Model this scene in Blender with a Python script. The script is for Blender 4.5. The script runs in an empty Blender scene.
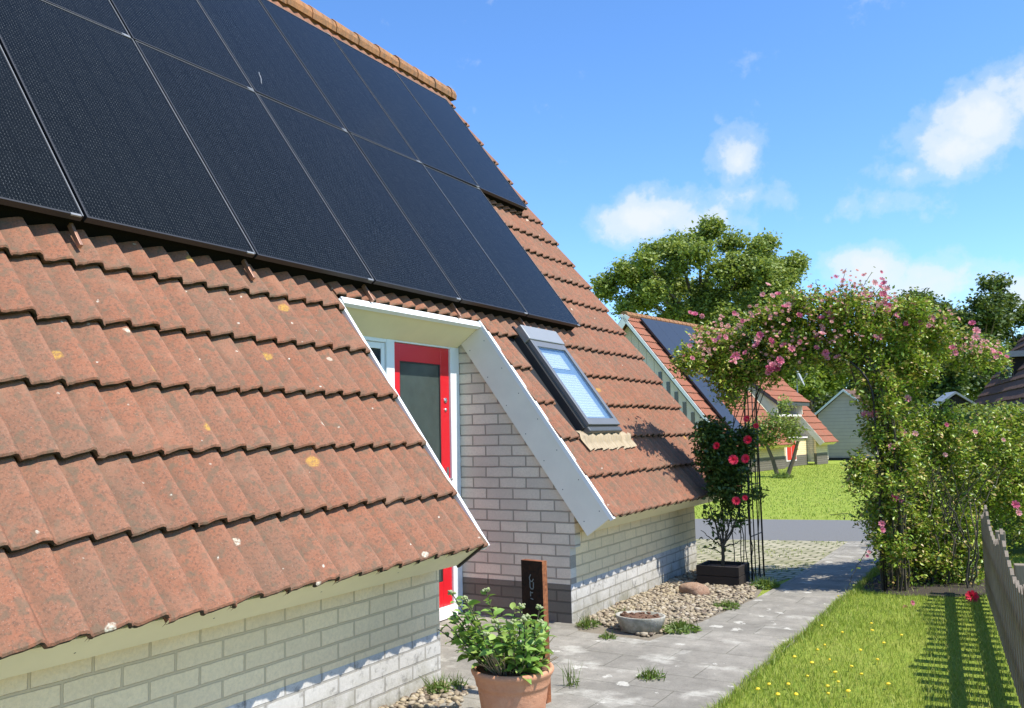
import bpy, math, random
import numpy as np
from math import sin, cos, radians, pi, sqrt
from mathutils import Vector, Matrix

random.seed(7)
rng = np.random.default_rng(11)
scene = bpy.context.scene
COL = scene.collection

# ------------------------------------------------------------------ helpers
def lin(c):
    return tuple(((v/255)/12.92 if v/255 <= 0.04045 else ((v/255+0.055)/1.055)**2.4) for v in c)

class MB:
    """collects vertices and faces of ONE mesh (world coordinates of its thing)"""
    def __init__(s): s.v=[]; s.f=[]; s.m=[]; s.n=0
    def add(s, V, F, mi=0):
        V=np.asarray(V,float).reshape(-1,3)
        s.v.append(V)
        for f in F:
            s.f.append(tuple(int(i)+s.n for i in f)); s.m.append(mi)
        s.n+=len(V)
    def box(s, x0,x1,y0,y1,z0,z1, mi=0):
        V=[(x0,y0,z0),(x1,y0,z0),(x1,y1,z0),(x0,y1,z0),(x0,y0,z1),(x1,y0,z1),(x1,y1,z1),(x0,y1,z1)]
        s.add(V,[(0,3,2,1),(4,5,6,7),(0,1,5,4),(1,2,6,5),(2,3,7,6),(3,0,4,7)],mi); return s
    def prism(s, poly, ext, mi=0):
        P=np.asarray(poly,float); E=np.asarray(ext,float); n=len(P)
        # orient outward: first cap normal against ext
        nrm=np.zeros(3)
        for i in range(n): nrm+=np.cross(P[i]-P[0],P[(i+1)%n]-P[0])
        if nrm@E>0: P=P[::-1]
        V=np.vstack([P,P+E])
        F=[tuple(range(n)),tuple(range(2*n-1,n-1,-1))]+[((i+1)%n,i,n+i,n+(i+1)%n) for i in range(n)]
        s.add(V,F,mi); return s
    def tube(s, pts, rad, k=6, mi=0, cap=True):
        P=np.asarray(pts,float); n=len(P)
        R=np.full(n,rad) if np.isscalar(rad) else np.asarray(rad,float)
        T=np.gradient(P,axis=0); T/=np.linalg.norm(T,axis=1)[:,None]+1e-12
        a=np.array([0,0,1.]) if abs(T[0][2])<.9 else np.array([1.,0,0])
        V=[]
        u=np.cross(T[0],a); u/=np.linalg.norm(u)
        for i in range(n):
            u=u-T[i]*(u@T[i]); u/=np.linalg.norm(u)+1e-12; w=np.cross(T[i],u)
            for j in range(k):
                t=2*pi*j/k; V.append(P[i]+R[i]*(cos(t)*u+sin(t)*w))
        F=[]
        for i in range(n-1):
            for j in range(k):
                F.append((i*k+j,i*k+(j+1)%k,(i+1)*k+(j+1)%k,(i+1)*k+j))
        if cap: F.append(tuple(range(k))[::-1]); F.append(tuple((n-1)*k+j for j in range(k)))
        s.add(V,F,mi); return s
    def lathe(s, prof, c, k=32, mi=0, sx=1, sy=1, jit=0):
        n=len(prof); V=[]
        for r,z in prof:
            for j in range(k):
                t=2*pi*j/k; q=1+jit*sin(3*t+z*9)*.5
                V.append((c[0]+r*q*sx*cos(t),c[1]+r*q*sy*sin(t),c[2]+z))
        F=[(i*k+j,i*k+(j+1)%k,(i+1)*k+(j+1)%k,(i+1)*k+j) for i in range(n-1) for j in range(k)]
        F.append(tuple(range(k))[::-1]); F.append(tuple((n-1)*k+j for j in range(k)))
        s.add(V,F,mi); return s

ORI={}
def link(o, parent):
    COL.objects.link(o)
    if parent is not None: o.parent=parent
    return o
def empty(name, loc, rz=0):
    o=bpy.data.objects.new(name,None); o.location=loc; o.rotation_euler=(0,0,rz); o.empty_display_size=.2
    COL.objects.link(o); ORI[o.name]=np.array(loc if rz==0 else (0,0,0),float); return o
def meshobj(name, V, F, mats, parent=None, mi=None, smooth=False, org=None):
    """link ONE mesh; V in world space for things, in thing space for rotated things"""
    if not isinstance(mats,(list,tuple)): mats=[mats]
    V=np.asarray(V,np.float64).reshape(-1,3)
    if parent is not None: o0=ORI[parent.name]
    elif org is not None: o0=np.array(org,float)
    else:
        lo,hi=V.min(0),V.max(0); o0=np.array([(lo[0]+hi[0])/2,(lo[1]+hi[1])/2,lo[2]])
    V=V-o0
    me=bpy.data.meshes.new(name)
    if isinstance(F,np.ndarray):
        nf,k=F.shape
        me.vertices.add(len(V)); me.vertices.foreach_set('co',V.ravel())
        me.loops.add(nf*k); me.loops.foreach_set('vertex_index',F.astype(np.int32).ravel())
        me.polygons.add(nf); me.polygons.foreach_set('loop_start',np.arange(0,nf*k,k,dtype=np.int32))
        me.update(calc_edges=True)
    else:
        me.from_pydata(V.tolist(),[],F); me.update()
    for m in mats: me.materials.append(m)
    if mi is not None: me.polygons.foreach_set('material_index',np.asarray(mi,np.int32))
    if smooth: me.polygons.foreach_set('use_smooth',np.ones(len(me.polygons),bool))
    me.validate(); me.update()
    o=bpy.data.objects.new(name,me)
    link(o,parent)
    if parent is None: o.location=o0; ORI[o.name]=o0
    else: ORI[o.name]=o0
    return o
def build(mb, name, mats, parent=None, smooth=False, bevel=0, org=None):
    o=meshobj(name,np.vstack(mb.v),mb.f,mats,parent,mb.m,smooth,org)
    if bevel:
        b=o.modifiers.new('bevel','BEVEL'); b.width=bevel; b.segments=2; b.limit_method='ANGLE'; b.angle_limit=radians(35)
    return o
def tag(o,label,cat,group=None,kind=None):
    if label: o['label']=label
    if cat: o['category']=cat
    if group: o['group']=group
    if kind: o['kind']=kind
    return o
def structure(o): o['kind']='structure'; return o

# ------------------------------------------------------------------ camera
F_PX=880.0; CAM_H=1.5
yaw,pitch,roll=radians(30.07),radians(5.23),radians(-1.27)
fw=np.array([-sin(yaw)*cos(pitch),cos(yaw)*cos(pitch),sin(pitch)])
r0=np.array([cos(yaw),sin(yaw),0.]); u0=np.cross(r0,fw)
rr=cos(roll)*r0+sin(roll)*u0; uu=-sin(roll)*r0+cos(roll)*u0
CAM=np.array([0,0,CAM_H])
cd=bpy.data.cameras.new('camera'); cam=bpy.data.objects.new('camera',cd); COL.objects.link(cam)
cd.sensor_width=36; cd.lens=36*F_PX/1024; cd.clip_start=.05; cd.clip_end=3000
cam.matrix_world=Matrix(((rr[0],uu[0],-fw[0],0),(rr[1],uu[1],-fw[1],0),(rr[2],uu[2],-fw[2],CAM_H),(0,0,0,1)))
scene.camera=cam
def at(x,y,d):
    """survey point: the spot seen at pixel x,y of the photograph at distance d along the view axis"""
    return CAM+(fw+rr*(x-512)/F_PX+uu*(354-y)/F_PX)*d

# ------------------------------------------------------------------ materials
def newmat(name):
    m=bpy.data.materials.new(name); m.use_nodes=True
    nt=m.node_tree; b=nt.nodes['Principled BSDF']; return m,nt,b
def N(nt,t,**kw):
    n=nt.nodes.new(t)
    for k,v in kw.items():
        if k in n.inputs and not hasattr(n,k): n.inputs[k].default_value=v
        else: setattr(n,k,v)
    return n
def ramp(nt,fac,stops,interp='LINEAR'):
    n=nt.nodes.new('ShaderNodeValToRGB'); n.color_ramp.interpolation=interp
    el=n.color_ramp.elements
    while len(el)<len(stops): el.new(.5)
    for e,(p,c) in zip(el,stops):
        e.position=p; e.color=(*(c if len(c)==3 else c[:3]),1) if not np.isscalar(c) else (c,c,c,1)
    nt.links.new(fac,n.inputs[0]); return n.outputs[0]
def noise(nt,vec,scale,detail=6,rough=.6,out='Fac',dist=0):
    n=nt.nodes.new('ShaderNodeTexNoise'); n.inputs['Scale'].default_value=scale; n.inputs['Detail'].default_value=detail
    n.inputs['Roughness'].default_value=rough; n.inputs['Distortion'].default_value=dist
    if vec is not None: nt.links.new(vec,n.inputs['Vector'])
    return n.outputs[out]
def mix(nt,fac,a,b,mode='MIX'):
    n=nt.nodes.new('ShaderNodeMix'); n.data_type='RGBA'; n.blend_type=mode
    for k_,v in ((0,fac),(6,a),(7,b)):
        s=n.inputs[k_]
        if hasattr(v,'is_linked'): nt.links.new(v,s)
        elif np.isscalar(v): s.default_value=v if k_==0 else (v,v,v,1)
        else: s.default_value=(*v,1)
    return n.outputs[2]
def mth(nt,op,a,b=0.,c=None,clamp=False):
    n=nt.nodes.new('ShaderNodeMath'); n.operation=op; n.use_clamp=clamp
    for s,v in zip(n.inputs,(a,b,c)):
        if v is None: continue
        if hasattr(v,'is_linked'): nt.links.new(v,s)
        else: s.default_value=v
    return n.outputs[0]
def objco(nt):
    return nt.nodes.new('ShaderNodeTexCoord').outputs['Object']
def bump(nt,b,h,strength=.3,dist=.01):
    n=nt.nodes.new('ShaderNodeBump'); n.inputs['Strength'].default_value=strength; n.inputs['Distance'].default_value=dist
    nt.links.new(h,n.inputs['Height']); nt.links.new(n.outputs[0],b.inputs['Normal'])
def setin(nt,b,name,v):
    if hasattr(v,'is_linked'): nt.links.new(v,b.inputs[name])
    elif np.isscalar(v): b.inputs[name].default_value=v
    else: b.inputs[name].default_value=(*v,1)
def island(nt):
    return nt.nodes.new('ShaderNodeNewGeometry').outputs['Random Per Island']

def mat_plain(name,col,rough=.6,metal=0,var=.12,scale=8,bs=.1,spec=.5):
    """paint, metal, wood: a base colour with a little mottling and relief"""
    m,nt,b=newmat(name); co=objco(nt)
    n=noise(nt,co,scale,5)
    c=mix(nt,n,tuple(v*(1-var) for v in col),tuple(min(1,v*(1+var)) for v in col))
    setin(nt,b,'Base Color',c); b.inputs['Roughness'].default_value=rough; b.inputs['Metallic'].default_value=metal
    b.inputs['Specular IOR Level'].default_value=spec
    if bs: bump(nt,b,noise(nt,co,scale*12,4),bs,.004)
    return m

def mat_tile(name,base,lip=False,lichen=True,speck=1.0):
    m,nt,b=newmat(name); co=objco(nt)
    isl=island(nt)
    big=noise(nt,co,2.3,4); mid=noise(nt,co,11,6,.65); fine=noise(nt,co,85,4,.7); vf=noise(nt,co,210,2,.6)
    c=mix(nt,ramp(nt,mid,[(.3,0.),(.7,1.)]),tuple(v*.80 for v in base),tuple(v*1.14 for v in base))
    c=mix(nt,ramp(nt,isl,[(0,0.),(1,.5)]),c,(base[0]*.8,base[1]*.78,base[2]*.78))
    # grey brown weathering
    c=mix(nt,ramp(nt,big,[(.42,0.),(.66,.45*speck)]),c,(.185,.125,.085))
    c=mix(nt,ramp(nt,mid,[(.48,0.),(.66,.42*speck)]),c,(.14,.095,.065))
    # dark and light mineral specks
    c=mix(nt,ramp(nt,fine,[(.49,0.),(.65,.64*speck)]),c,(.085,.058,.042))
    c=mix(nt,ramp(nt,vf,[(.64,0.),(.72,.5*speck)]),c,(.42,.36,.29))
    if lichen:   # brownish band in the channel beside each roll, paler on the crest
        sp_=nt.nodes.new('ShaderNodeSeparateXYZ'); nt.links.new(co,sp_.inputs[0])
        wy=mth(nt,'FRACT',mth(nt,'DIVIDE',mth(nt,'ADD',mth(nt,'ADD',sp_.outputs[1],4.0-1.64),mth(nt,'MULTIPLY',noise(nt,co,9,4,.6),.022)),.1585))
        chan=ramp(nt,wy,[(.03,0.),(.10,1.),(.20,.75),(.42,0.)]); c=mix(nt,mth(nt,'MULTIPLY',chan,ramp(nt,noise(nt,co,7,5,.7),[(.36,.12),(.62,.62)])),c,(.105,.075,.05))
        crest=ramp(nt,wy,[(.70,0.),(.80,1.),(.88,0.)]); c=mix(nt,mth(nt,'MULTIPLY',crest,ramp(nt,noise(nt,co,11,4,.6),[(.4,0.),(.65,.3)])),c,(.46,.24,.15))
    blot=noise(nt,co,24,3,.55); c=mix(nt,ramp(nt,blot,[(.51,0.),(.64,.58*speck)]),c,(.13,.105,.07))
    edg=noise(nt,co,5,3); c=mix(nt,ramp(nt,edg,[(.55,0.),(.7,.3*speck)]),c,(.36,.19,.12))
    if lichen:
        for sc,thr,col,msk in ((2.9,.036,(.50,.29,.06),.55),(3.3,.021,(.60,.56,.44),.45),(8.5,.0075,(.60,.56,.46),.30)):
            v=nt.nodes.new('ShaderNodeTexVoronoi'); v.inputs['Scale'].default_value=sc
            wob=nt.nodes.new('ShaderNodeVectorMath'); wob.operation='ADD'
            nn=nt.nodes.new('ShaderNodeTexNoise'); nn.inputs['Scale'].default_value=34; nt.links.new(co,nn.inputs['Vector'])
            sc_=nt.nodes.new('ShaderNodeVectorMath'); sc_.operation='SCALE'; sc_.inputs['Scale'].default_value=.025
            nt.links.new(nn.outputs['Color'],sc_.inputs[0]); nt.links.new(co,wob.inputs[0]); nt.links.new(sc_.outputs[0],wob.inputs[1])
            nt.links.new(wob.outputs[0],v.inputs['Vector'])
            d=ramp(nt,v.outputs['Distance'],[(thr*sc*.8,1.),(thr*sc*1.1,0.)])
            sep=nt.nodes.new('ShaderNodeSeparateColor'); nt.links.new(v.outputs['Color'],sep.inputs[0])
            sel=mth(nt,'GREATER_THAN',sep.outputs[0],msk)
            fac=mth(nt,'MULTIPLY',mth(nt,'MULTIPLY',d,sel),ramp(nt,fine,[(.38,.15),(.6,.9)]))
            c=mix(nt,fac,c,col)
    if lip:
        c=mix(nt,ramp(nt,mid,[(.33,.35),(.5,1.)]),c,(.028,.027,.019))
    setin(nt,b,'Base Color',c); b.inputs['Roughness'].default_value=.88; b.inputs['Specular IOR Level'].default_value=.25
    h=mix(nt,.35,fine,mid); bump(nt,b,h,.7,.008)
    return m

def mat_brick(name,axis,col1,col2,mortar,dirt=False,bw=.256,rh=.0885,ms=.007,rough=.85):
    m,nt,b=newmat(name); co=objco(nt)
    s=nt.nodes.new('ShaderNodeSeparateXYZ'); nt.links.new(co,s.inputs[0])
    cb=nt.nodes.new('ShaderNodeCombineXYZ')
    nt.links.new(s.outputs[axis],cb.inputs[0]); nt.links.new(s.outputs[2],cb.inputs[1])
    wv=noise(nt,co,14,3); 
    br=nt.nodes.new('ShaderNodeTexBrick'); br.offset=.5
    for k,v in (('Scale',1),('Mortar Size',ms),('Mortar Smooth',.25),('Bias',0),('Brick Width',bw),('Row Height',rh)): br.inputs[k].default_value=v
    br.inputs['Color1'].default_value=(*col1,1); br.inputs['Color2'].default_value=(*col2,1); br.inputs['Mortar'].default_value=(*mortar,1)
    va=nt.nodes.new('ShaderNodeVectorMath'); va.operation='ADD'
    sc=nt.nodes.new('ShaderNodeVectorMath'); sc.operation='SCALE'; sc.inputs['Scale'].default_value=.008
    nn=nt.nodes.new('ShaderNodeTexNoise'); nn.inputs['Scale'].default_value=9; nt.links.new(co,nn.inputs['Vector'])
    nt.links.new(nn.outputs['Color'],sc.inputs[0]); nt.links.new(cb.outputs[0],va.inputs[0]); nt.links.new(sc.outputs[0],va.inputs[1])
    nt.links.new(va.outputs[0],br.inputs['Vector'])
    fine=noise(nt,co,70,5,.7); big=noise(nt,co,3,5)
    c=mix(nt,ramp(nt,fine,[(.38,0.),(.68,.42)]),br.outputs['Color'],tuple(v*.62 for v in col1))
    c=mix(nt,ramp(nt,big,[(.45,0.),(.75,.3)]),c,tuple(v*.7 for v in col2))
    if dirt:
        g=noise(nt,co,5.5,7,.7); z=s.outputs[2]
        low=mth(nt,'ADD',mth(nt,'MULTIPLY',z,-3.2),.85)
        f=mth(nt,'MULTIPLY',ramp(nt,g,[(.36,0.),(.62,1.)]),low,clamp=True)
        c=mix(nt,f,c,(.19,.175,.10))
        c=mix(nt,ramp(nt,noise(nt,co,16,5,.7),[(.55,0.),(.68,.6)]),c,(.13,.125,.11))
    setin(nt,b,'Base Color',c); b.inputs['Roughness'].default_value=rough; b.inputs['Specular IOR Level'].default_value=.25
    inv=mth(nt,'SUBTRACT',1.,br.outputs['Fac'])
    h=mth(nt,'ADD',mth(nt,'MULTIPLY',inv,1.),mth(nt,'MULTIPLY',fine,.35)); bump(nt,b,h,.9,.008)
    return m

def mat_leaf(name,cols,trans=.35,rough=.5,spec=.35):
    m,nt,b=newmat(name); isl=island(nt)
    k=len(cols); c=ramp(nt,isl,[((i+.5)/k,c_) for i,c_ in enumerate(cols)])
    setin(nt,b,'Base Color',c); b.inputs['Roughness'].default_value=rough; b.inputs['Specular IOR Level'].default_value=spec
    tr=nt.nodes.new('ShaderNodeBsdfTranslucent')
    ct=mix(nt,.5,c,(.30,.36,.03),'MIX'); nt.links.new(ct,tr.inputs['Color'])
    ms=nt.nodes.new('ShaderNodeMixShader'); ms.inputs[0].default_value=trans
    nt.links.new(b.outputs[0],ms.inputs[1]); nt.links.new(tr.outputs[0],ms.inputs[2])
    nt.links.new(ms.outputs[0],nt.nodes['Material Output'].inputs[0])
    return m

M={}
TILE=(.312,.129,.073)
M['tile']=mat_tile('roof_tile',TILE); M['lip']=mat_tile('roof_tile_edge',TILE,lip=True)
M['tile_far']=mat_tile('far_roof_tile',(.36,.125,.07),lichen=False,speck=.6)
M['tile_brown']=mat_tile('brown_roof_tile',(.12,.065,.05),lichen=False,speck=.6)
M['ridge']=mat_tile('ridge_tile',(.46,.21,.085),speck=.9)
M['white']=mat_plain('white_paint',(.95,.86,.85),.4,var=.04,bs=.03)
M['trim']=mat_plain('white_trim',(.78,.79,.78),.35,var=.05,bs=.03)
M['frame_white']=mat_plain('frame_paint',(.72,.76,.76),.4,var=.05,bs=.03)
M['cream']=mat_plain('cream_board',(.80,.72,.47),.6,var=.13,scale=3,bs=.15)
M['grey_board']=mat_plain('grey_board',(.80,.75,.64),.55,var=.14,scale=3.5,bs=.18)
M['dark']=mat_plain('dark_edge',(.025,.022,.02),.7)
M['red']=mat_plain('red_paint',(.60,.014,.022),.28,var=.05,bs=.02)
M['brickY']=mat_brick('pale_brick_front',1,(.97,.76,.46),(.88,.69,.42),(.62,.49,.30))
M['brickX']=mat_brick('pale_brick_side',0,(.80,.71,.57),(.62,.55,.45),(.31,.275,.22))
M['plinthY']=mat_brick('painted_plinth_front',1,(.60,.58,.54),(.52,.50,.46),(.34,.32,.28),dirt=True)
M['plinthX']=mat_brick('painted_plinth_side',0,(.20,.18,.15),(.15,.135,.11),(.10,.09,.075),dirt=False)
M['winreveal']=mat_plain('room_behind_glass',(.20,.27,.34),.5,var=.1,bs=0)
M['dishgrey']=mat_plain('dish_grey',(.34,.36,.37),.5,var=.05,bs=0)
M['metal']=mat_plain('grey_metal',(.42,.43,.44),.35,.9,var=.05,bs=.02)
M['steel']=mat_plain('bright_steel',(.72,.72,.72),.28,1.,var=.04,bs=0)
M['hood']=mat_plain('grey_cladding',(.30,.31,.31),.45,.3,var=.06,bs=.03)
M['darkframe']=mat_plain('dark_grey_cladding',(.10,.105,.105),.42,.3,var=.08,bs=.03)
M['rim']=mat_plain('highlight_and_letter_grey',(.20,.205,.21),.45,.0,var=.2,scale=3,bs=0)  # grey for painted frame-edge highlights; the sign letters share it
M['gapshade']=mat_plain('gap_shade_black',(.006,.006,.006),.9,0,var=.2,scale=50,bs=.2,spec=.1)  # near-black for the added strips that stand for shade under the panels
M['rim2']=mat_plain('clamp_aluminium',(.25,.255,.26),.4,.2,var=.05,bs=0)
M['rail']=mat_plain('mounting_rail_metal',(.42,.24,.17),.42,.55,var=.08,bs=.02)  # reddish: the tiles' reflection in the aluminium put into its colour
M['black']=mat_plain('black_anodised',(.018,.019,.021),.5,.0,var=.05,bs=0)
M['lead']=mat_plain('cream_lead_flashing',(.33,.255,.155),.6,.05,var=.3,scale=14,bs=.25)
M['ironblack']=mat_plain('black_iron',(.02,.019,.018),.5,.3,var=.1,scale=30,bs=.1)
M['cane']=mat_plain('rose_cane',(.06,.05,.03),.8,var=.35,scale=25,bs=.3)
M['bark']=mat_plain('tree_bark',(.13,.10,.07),.9,var=.35,scale=9,bs=.5)
M['drystem']=mat_plain('dry_stem',(.34,.25,.16),.85,var=.3,scale=40,bs=.2)
M['soil']=mat_plain('potting_soil',(.16,.085,.05),.95,var=.5,scale=60,bs=.9)
M['bedsoil']=mat_plain('dark_bed_soil',(.045,.034,.022),.95,var=.5,scale=30,bs=.9)
M['planter']=mat_plain('dark_timber',(.022,.015,.011),.8,var=.3,scale=12,bs=.3)

def mat_panel():
    m,nt,b=newmat('solar_cells'); co=objco(nt)   # object space: x along eave (m), y up the slope (m)
    s=nt.nodes.new('ShaderNodeSeparateXYZ'); nt.links.new(co,s.inputs[0])
    def line(v,period,width):
        f=mth(nt,'FRACT',mth(nt,'DIVIDE',v,period)); d=mth(nt,'ABSOLUTE',mth(nt,'SUBTRACT',f,.5))
        return mth(nt,'GREATER_THAN',d,.5-width/period/2)
    bus=line(s.outputs[0],.0182,.0024); row=line(s.outputs[1],.0231,.012)
    dash=mth(nt,'MULTIPLY',bus,row)
    cell=mth(nt,'MAXIMUM',line(s.outputs[0],.182,.0035),line(s.outputs[1],.0925,.003))
    n=noise(nt,co,1.6,4); n2=noise(nt,co,45,3,.7)
    c=mix(nt,n,(.0042,.0052,.0055),(.0070,.0082,.0086))
    c=mix(nt,mth(nt,'MULTIPLY',dash,ramp(nt,n2,[(.35,.15),(.7,.9)])),c,(.15,.16,.165))
    c=mix(nt,mth(nt,'MULTIPLY',cell,.6),c,(.003,.004,.006))
    fl=nt.nodes.new('ShaderNodeCombineXYZ')
    for k_,per in ((0,.182),(1,.0925)): nt.links.new(mth(nt,'FLOOR',mth(nt,'DIVIDE',s.outputs[k_],per)),fl.inputs[k_])
    oi=nt.nodes.new('ShaderNodeObjectInfo'); nt.links.new(mth(nt,'MULTIPLY',oi.outputs['Random'],57.),fl.inputs[2])
    wn=nt.nodes.new('ShaderNodeTexWhiteNoise'); nt.links.new(fl.outputs[0],wn.inputs['Vector'])
    c=mix(nt,mth(nt,'MULTIPLY',wn.outputs['Value'],.3),c,(.011,.013,.0145))
    sp_=noise(nt,co,150,3,.8); c=mix(nt,ramp(nt,sp_,[(.56,0.),(.70,.7)]),c,(.060,.065,.07))
    setin(nt,b,'Base Color',c); b.inputs['Roughness'].default_value=.10
    b.inputs['Specular IOR Level'].default_value=.06
    return m
M['cells']=mat_panel()
M['cells_far']=mat_plain('hazy_solar_cells',(.024,.028,.034),.38,0,var=.15,scale=3,bs=0,spec=.6)
def mat_glass_dark(name,col,rough=.06,spec=.5):
    m,nt,b=newmat(name); co=objco(nt)
    c=mix(nt,noise(nt,co,5,4),tuple(v*.6 for v in col),tuple(v*1.5 for v in col))
    setin(nt,b,'Base Color',c); b.inputs['Roughness'].default_value=rough; b.inputs['Specular IOR Level'].default_value=spec
    bump(nt,b,noise(nt,co,2.5,2),.02,.02)
    return m
M['doorglass']=mat_glass_dark('patterned_door_glass',(.05,.065,.058),.16,.4)
M['winglass']=mat_glass_dark('window_glass',(.02,.03,.04),.03,.6)
def mat_clear():
    m,nt,b=newmat('clear_glass'); co=objco(nt)
    tp=nt.nodes.new('ShaderNodeBsdfTransparent'); gl=nt.nodes.new('ShaderNodeBsdfGlossy'); gl.inputs['Roughness'].default_value=.02
    lw_=nt.nodes.new('ShaderNodeLayerWeight'); lw_.inputs['Blend'].default_value=.5; fz=mth(nt,'ADD',.05,mth(nt,'MULTIPLY',mth(nt,'POWER',lw_.outputs['Facing'],4.),.95),clamp=True)
    ms=nt.nodes.new('ShaderNodeMixShader'); nt.links.new(fz,ms.inputs[0]); nt.links.new(tp.outputs[0],ms.inputs[1]); nt.links.new(gl.outputs[0],ms.inputs[2])
    tp.inputs[0].default_value=(.92,.96,.98,1)
    nt.links.new(ms.outputs[0],nt.nodes['Material Output'].inputs[0]); return m
M['clear']=mat_clear()
def mat_blind():
    m,nt,b=newmat('white_blind_fabric'); co=objco(nt)
    s=nt.nodes.new('ShaderNodeSeparateXYZ'); nt.links.new(co,s.inputs[0])
    w=mth(nt,'SINE',mth(nt,'MULTIPLY',s.outputs[2],260.))
    setin(nt,b,'Base Color',(.62,.64,.66)); b.inputs['Roughness'].default_value=.8
    bump(nt,b,w,.5,.006); return m
M['blind']=mat_blind(); M['sash']=mat_plain('grey_sash',(.17,.175,.18),.4,.2,var=.06,bs=.02)

def mat_grass_ground():
    m,nt,b=newmat('lawn_ground'); co=objco(nt)
    a=noise(nt,co,1.1,5); f=noise(nt,co,38,5,.75); g=noise(nt,co,6,5,.65)
    c=mix(nt,ramp(nt,f,[(.3,0.),(.7,1.)]),(.17,.25,.03),(.36,.42,.07))
    c=mix(nt,ramp(nt,g,[(.45,0.),(.7,.5)]),c,(.40,.41,.10))
    c=mix(nt,ramp(nt,a,[(.4,0.),(.65,.4)]),c,(.24,.34,.045))
    setin(nt,b,'Base Color',c); b.inputs['Roughness'].default_value=.9; b.inputs['Specular IOR Level'].default_value=.1
    bump(nt,b,f,.9,.03); return m
M['lawn']=mat_grass_ground()
M['blade']=mat_leaf('grass_blade',[(.19,.30,.035),(.27,.37,.05),(.35,.42,.075),(.42,.43,.11)],.3,.55)
def mat_path():
    m,nt,b=newmat('concrete_path'); co=objco(nt)
    s=nt.nodes.new('ShaderNodeSeparateXYZ'); nt.links.new(co,s.inputs[0])
    big=noise(nt,co,1.3,6,.65); mid=noise(nt,co,7,7,.7); fine=noise(nt,co,120,4,.7)
    c=mix(nt,ramp(nt,mid,[(.3,0.),(.7,1.)]),(.225,.208,.175),(.37,.345,.29))
    c=mix(nt,ramp(nt,big,[(.42,0.),(.6,.5)]),c,(.16,.15,.125))
    br=nt.nodes.new('ShaderNodeTexBrick'); br.offset=.5
    for k,v in (('Scale',1),('Mortar Size',.004),('Mortar Smooth',.4),('Brick Width',.6),('Row Height',.32)): br.inputs[k].default_value=v
    br.inputs['Color1'].default_value=(1,1,1,1); br.inputs['Color2'].default_value=(.86,.86,.86,1); br.inputs['Mortar'].default_value=(.42,.44,.36,1)
    mp=nt.nodes.new('ShaderNodeMapping'); mp.inputs['Rotation'].default_value=(0,0,radians(1)); mp.inputs['Location'].default_value=(.13,.2,0)
    nt.links.new(co,mp.inputs[0]); nt.links.new(mp.outputs[0],br.inputs['Vector'])
    c=mix(nt,.65,c,br.outputs['Color'],'MULTIPLY')
    # worn pale patches and small light lichen coins
    p=noise(nt,co,3.1,6,.6); c=mix(nt,ramp(nt,p,[(.56,0.),(.68,.6)]),c,(.52,.50,.43))
    v=nt.nodes.new('ShaderNodeTexVoronoi'); v.inputs['Scale'].default_value=5.2; nt.links.new(co,v.inputs['Vector'])
    sep=nt.nodes.new('ShaderNodeSeparateColor'); nt.links.new(v.outputs['Color'],sep.inputs[0])
    spot=mth(nt,'MULTIPLY',mth(nt,'LESS_THAN',mth(nt,'ADD',v.outputs['Distance'],mth(nt,'MULTIPLY',noise(nt,co,19,4,.65),.95)),mth(nt,'ADD',.53,mth(nt,'MULTIPLY',sep.outputs[1],.2))),mth(nt,'GREATER_THAN',sep.outputs[0],.5))
    c=mix(nt,mth(nt,'MULTIPLY',spot,.75),c,(.56,.54,.47))
    c=mix(nt,ramp(nt,fine,[(.52,0.),(.7,.5)]),c,(.07,.068,.06))
    setin(nt,b,'Base Color',c); b.inputs['Roughness'].default_value=.9; b.inputs['Specular IOR Level'].default_value=.2
    h=mth(nt,'ADD',mth(nt,'MULTIPLY',br.outputs['Fac'],-1.),mth(nt,'MULTIPLY',fine,.4)); bump(nt,b,h,.6,.006); return m
M['path']=mat_path()
def mat_cobble():
    m,nt,b=newmat('driveway_setts'); co=objco(nt)
    br=nt.nodes.new('ShaderNodeTexBrick'); br.offset=.5
    for k,v in (('Scale',1),('Mortar Size',.016),('Mortar Smooth',.5),('Brick Width',.21),('Row Height',.125)): br.inputs[k].default_value=v
    br.inputs['Color1'].default_value=(.44,.40,.28,1); br.inputs['Color2'].default_value=(.33,.30,.21,1); br.inputs['Mortar'].default_value=(.10,.115,.045,1)
    mp=nt.nodes.new('ShaderNodeMapping'); mp.inputs['Rotation'].default_value=(0,0,radians(8)); nt.links.new(co,mp.inputs[0]); nt.links.new(mp.outputs[0],br.inputs['Vector'])
    f=noise(nt,co,40,4,.7); g=noise(nt,co,2.2,5,.65)
    c=mix(nt,ramp(nt,g,[(.5,0.),(.66,.6)]),br.outputs['Color'],(.16,.17,.06))
    c=mix(nt,ramp(nt,f,[(.5,0.),(.7,.4)]),c,(.12,.11,.08))
    setin(nt,b,'Base Color',c); b.inputs['Roughness'].default_value=.9; b.inputs['Specular IOR Level'].default_value=.2
    bump(nt,b,mth(nt,'MULTIPLY',br.outputs['Fac'],-1.),.8,.02); return m
M['cobble']=mat_cobble()
M['asphalt']=mat_plain('grey_asphalt',(.16,.16,.155),.85,var=.12,scale=30,bs=.25,spec=.2)
M['gravelbase']=mat_plain('gravel_soil',(.20,.17,.125),.95,var=.4,scale=40,bs=.6)
def mat_pebble():
    m,nt,b=newmat('pebble'); isl=island(nt)
    c=ramp(nt,isl,[(.0,(.28,.225,.14)),(.3,(.38,.31,.20)),(.5,(.18,.14,.095)),(.7,(.44,.38,.28)),(.85,(.22,.165,.11)),(1,(.12,.09,.065))])
    setin(nt,b,'Base Color',c); b.inputs['Roughness'].default_value=.75; return m
M['pebble']=mat_pebble()
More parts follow.
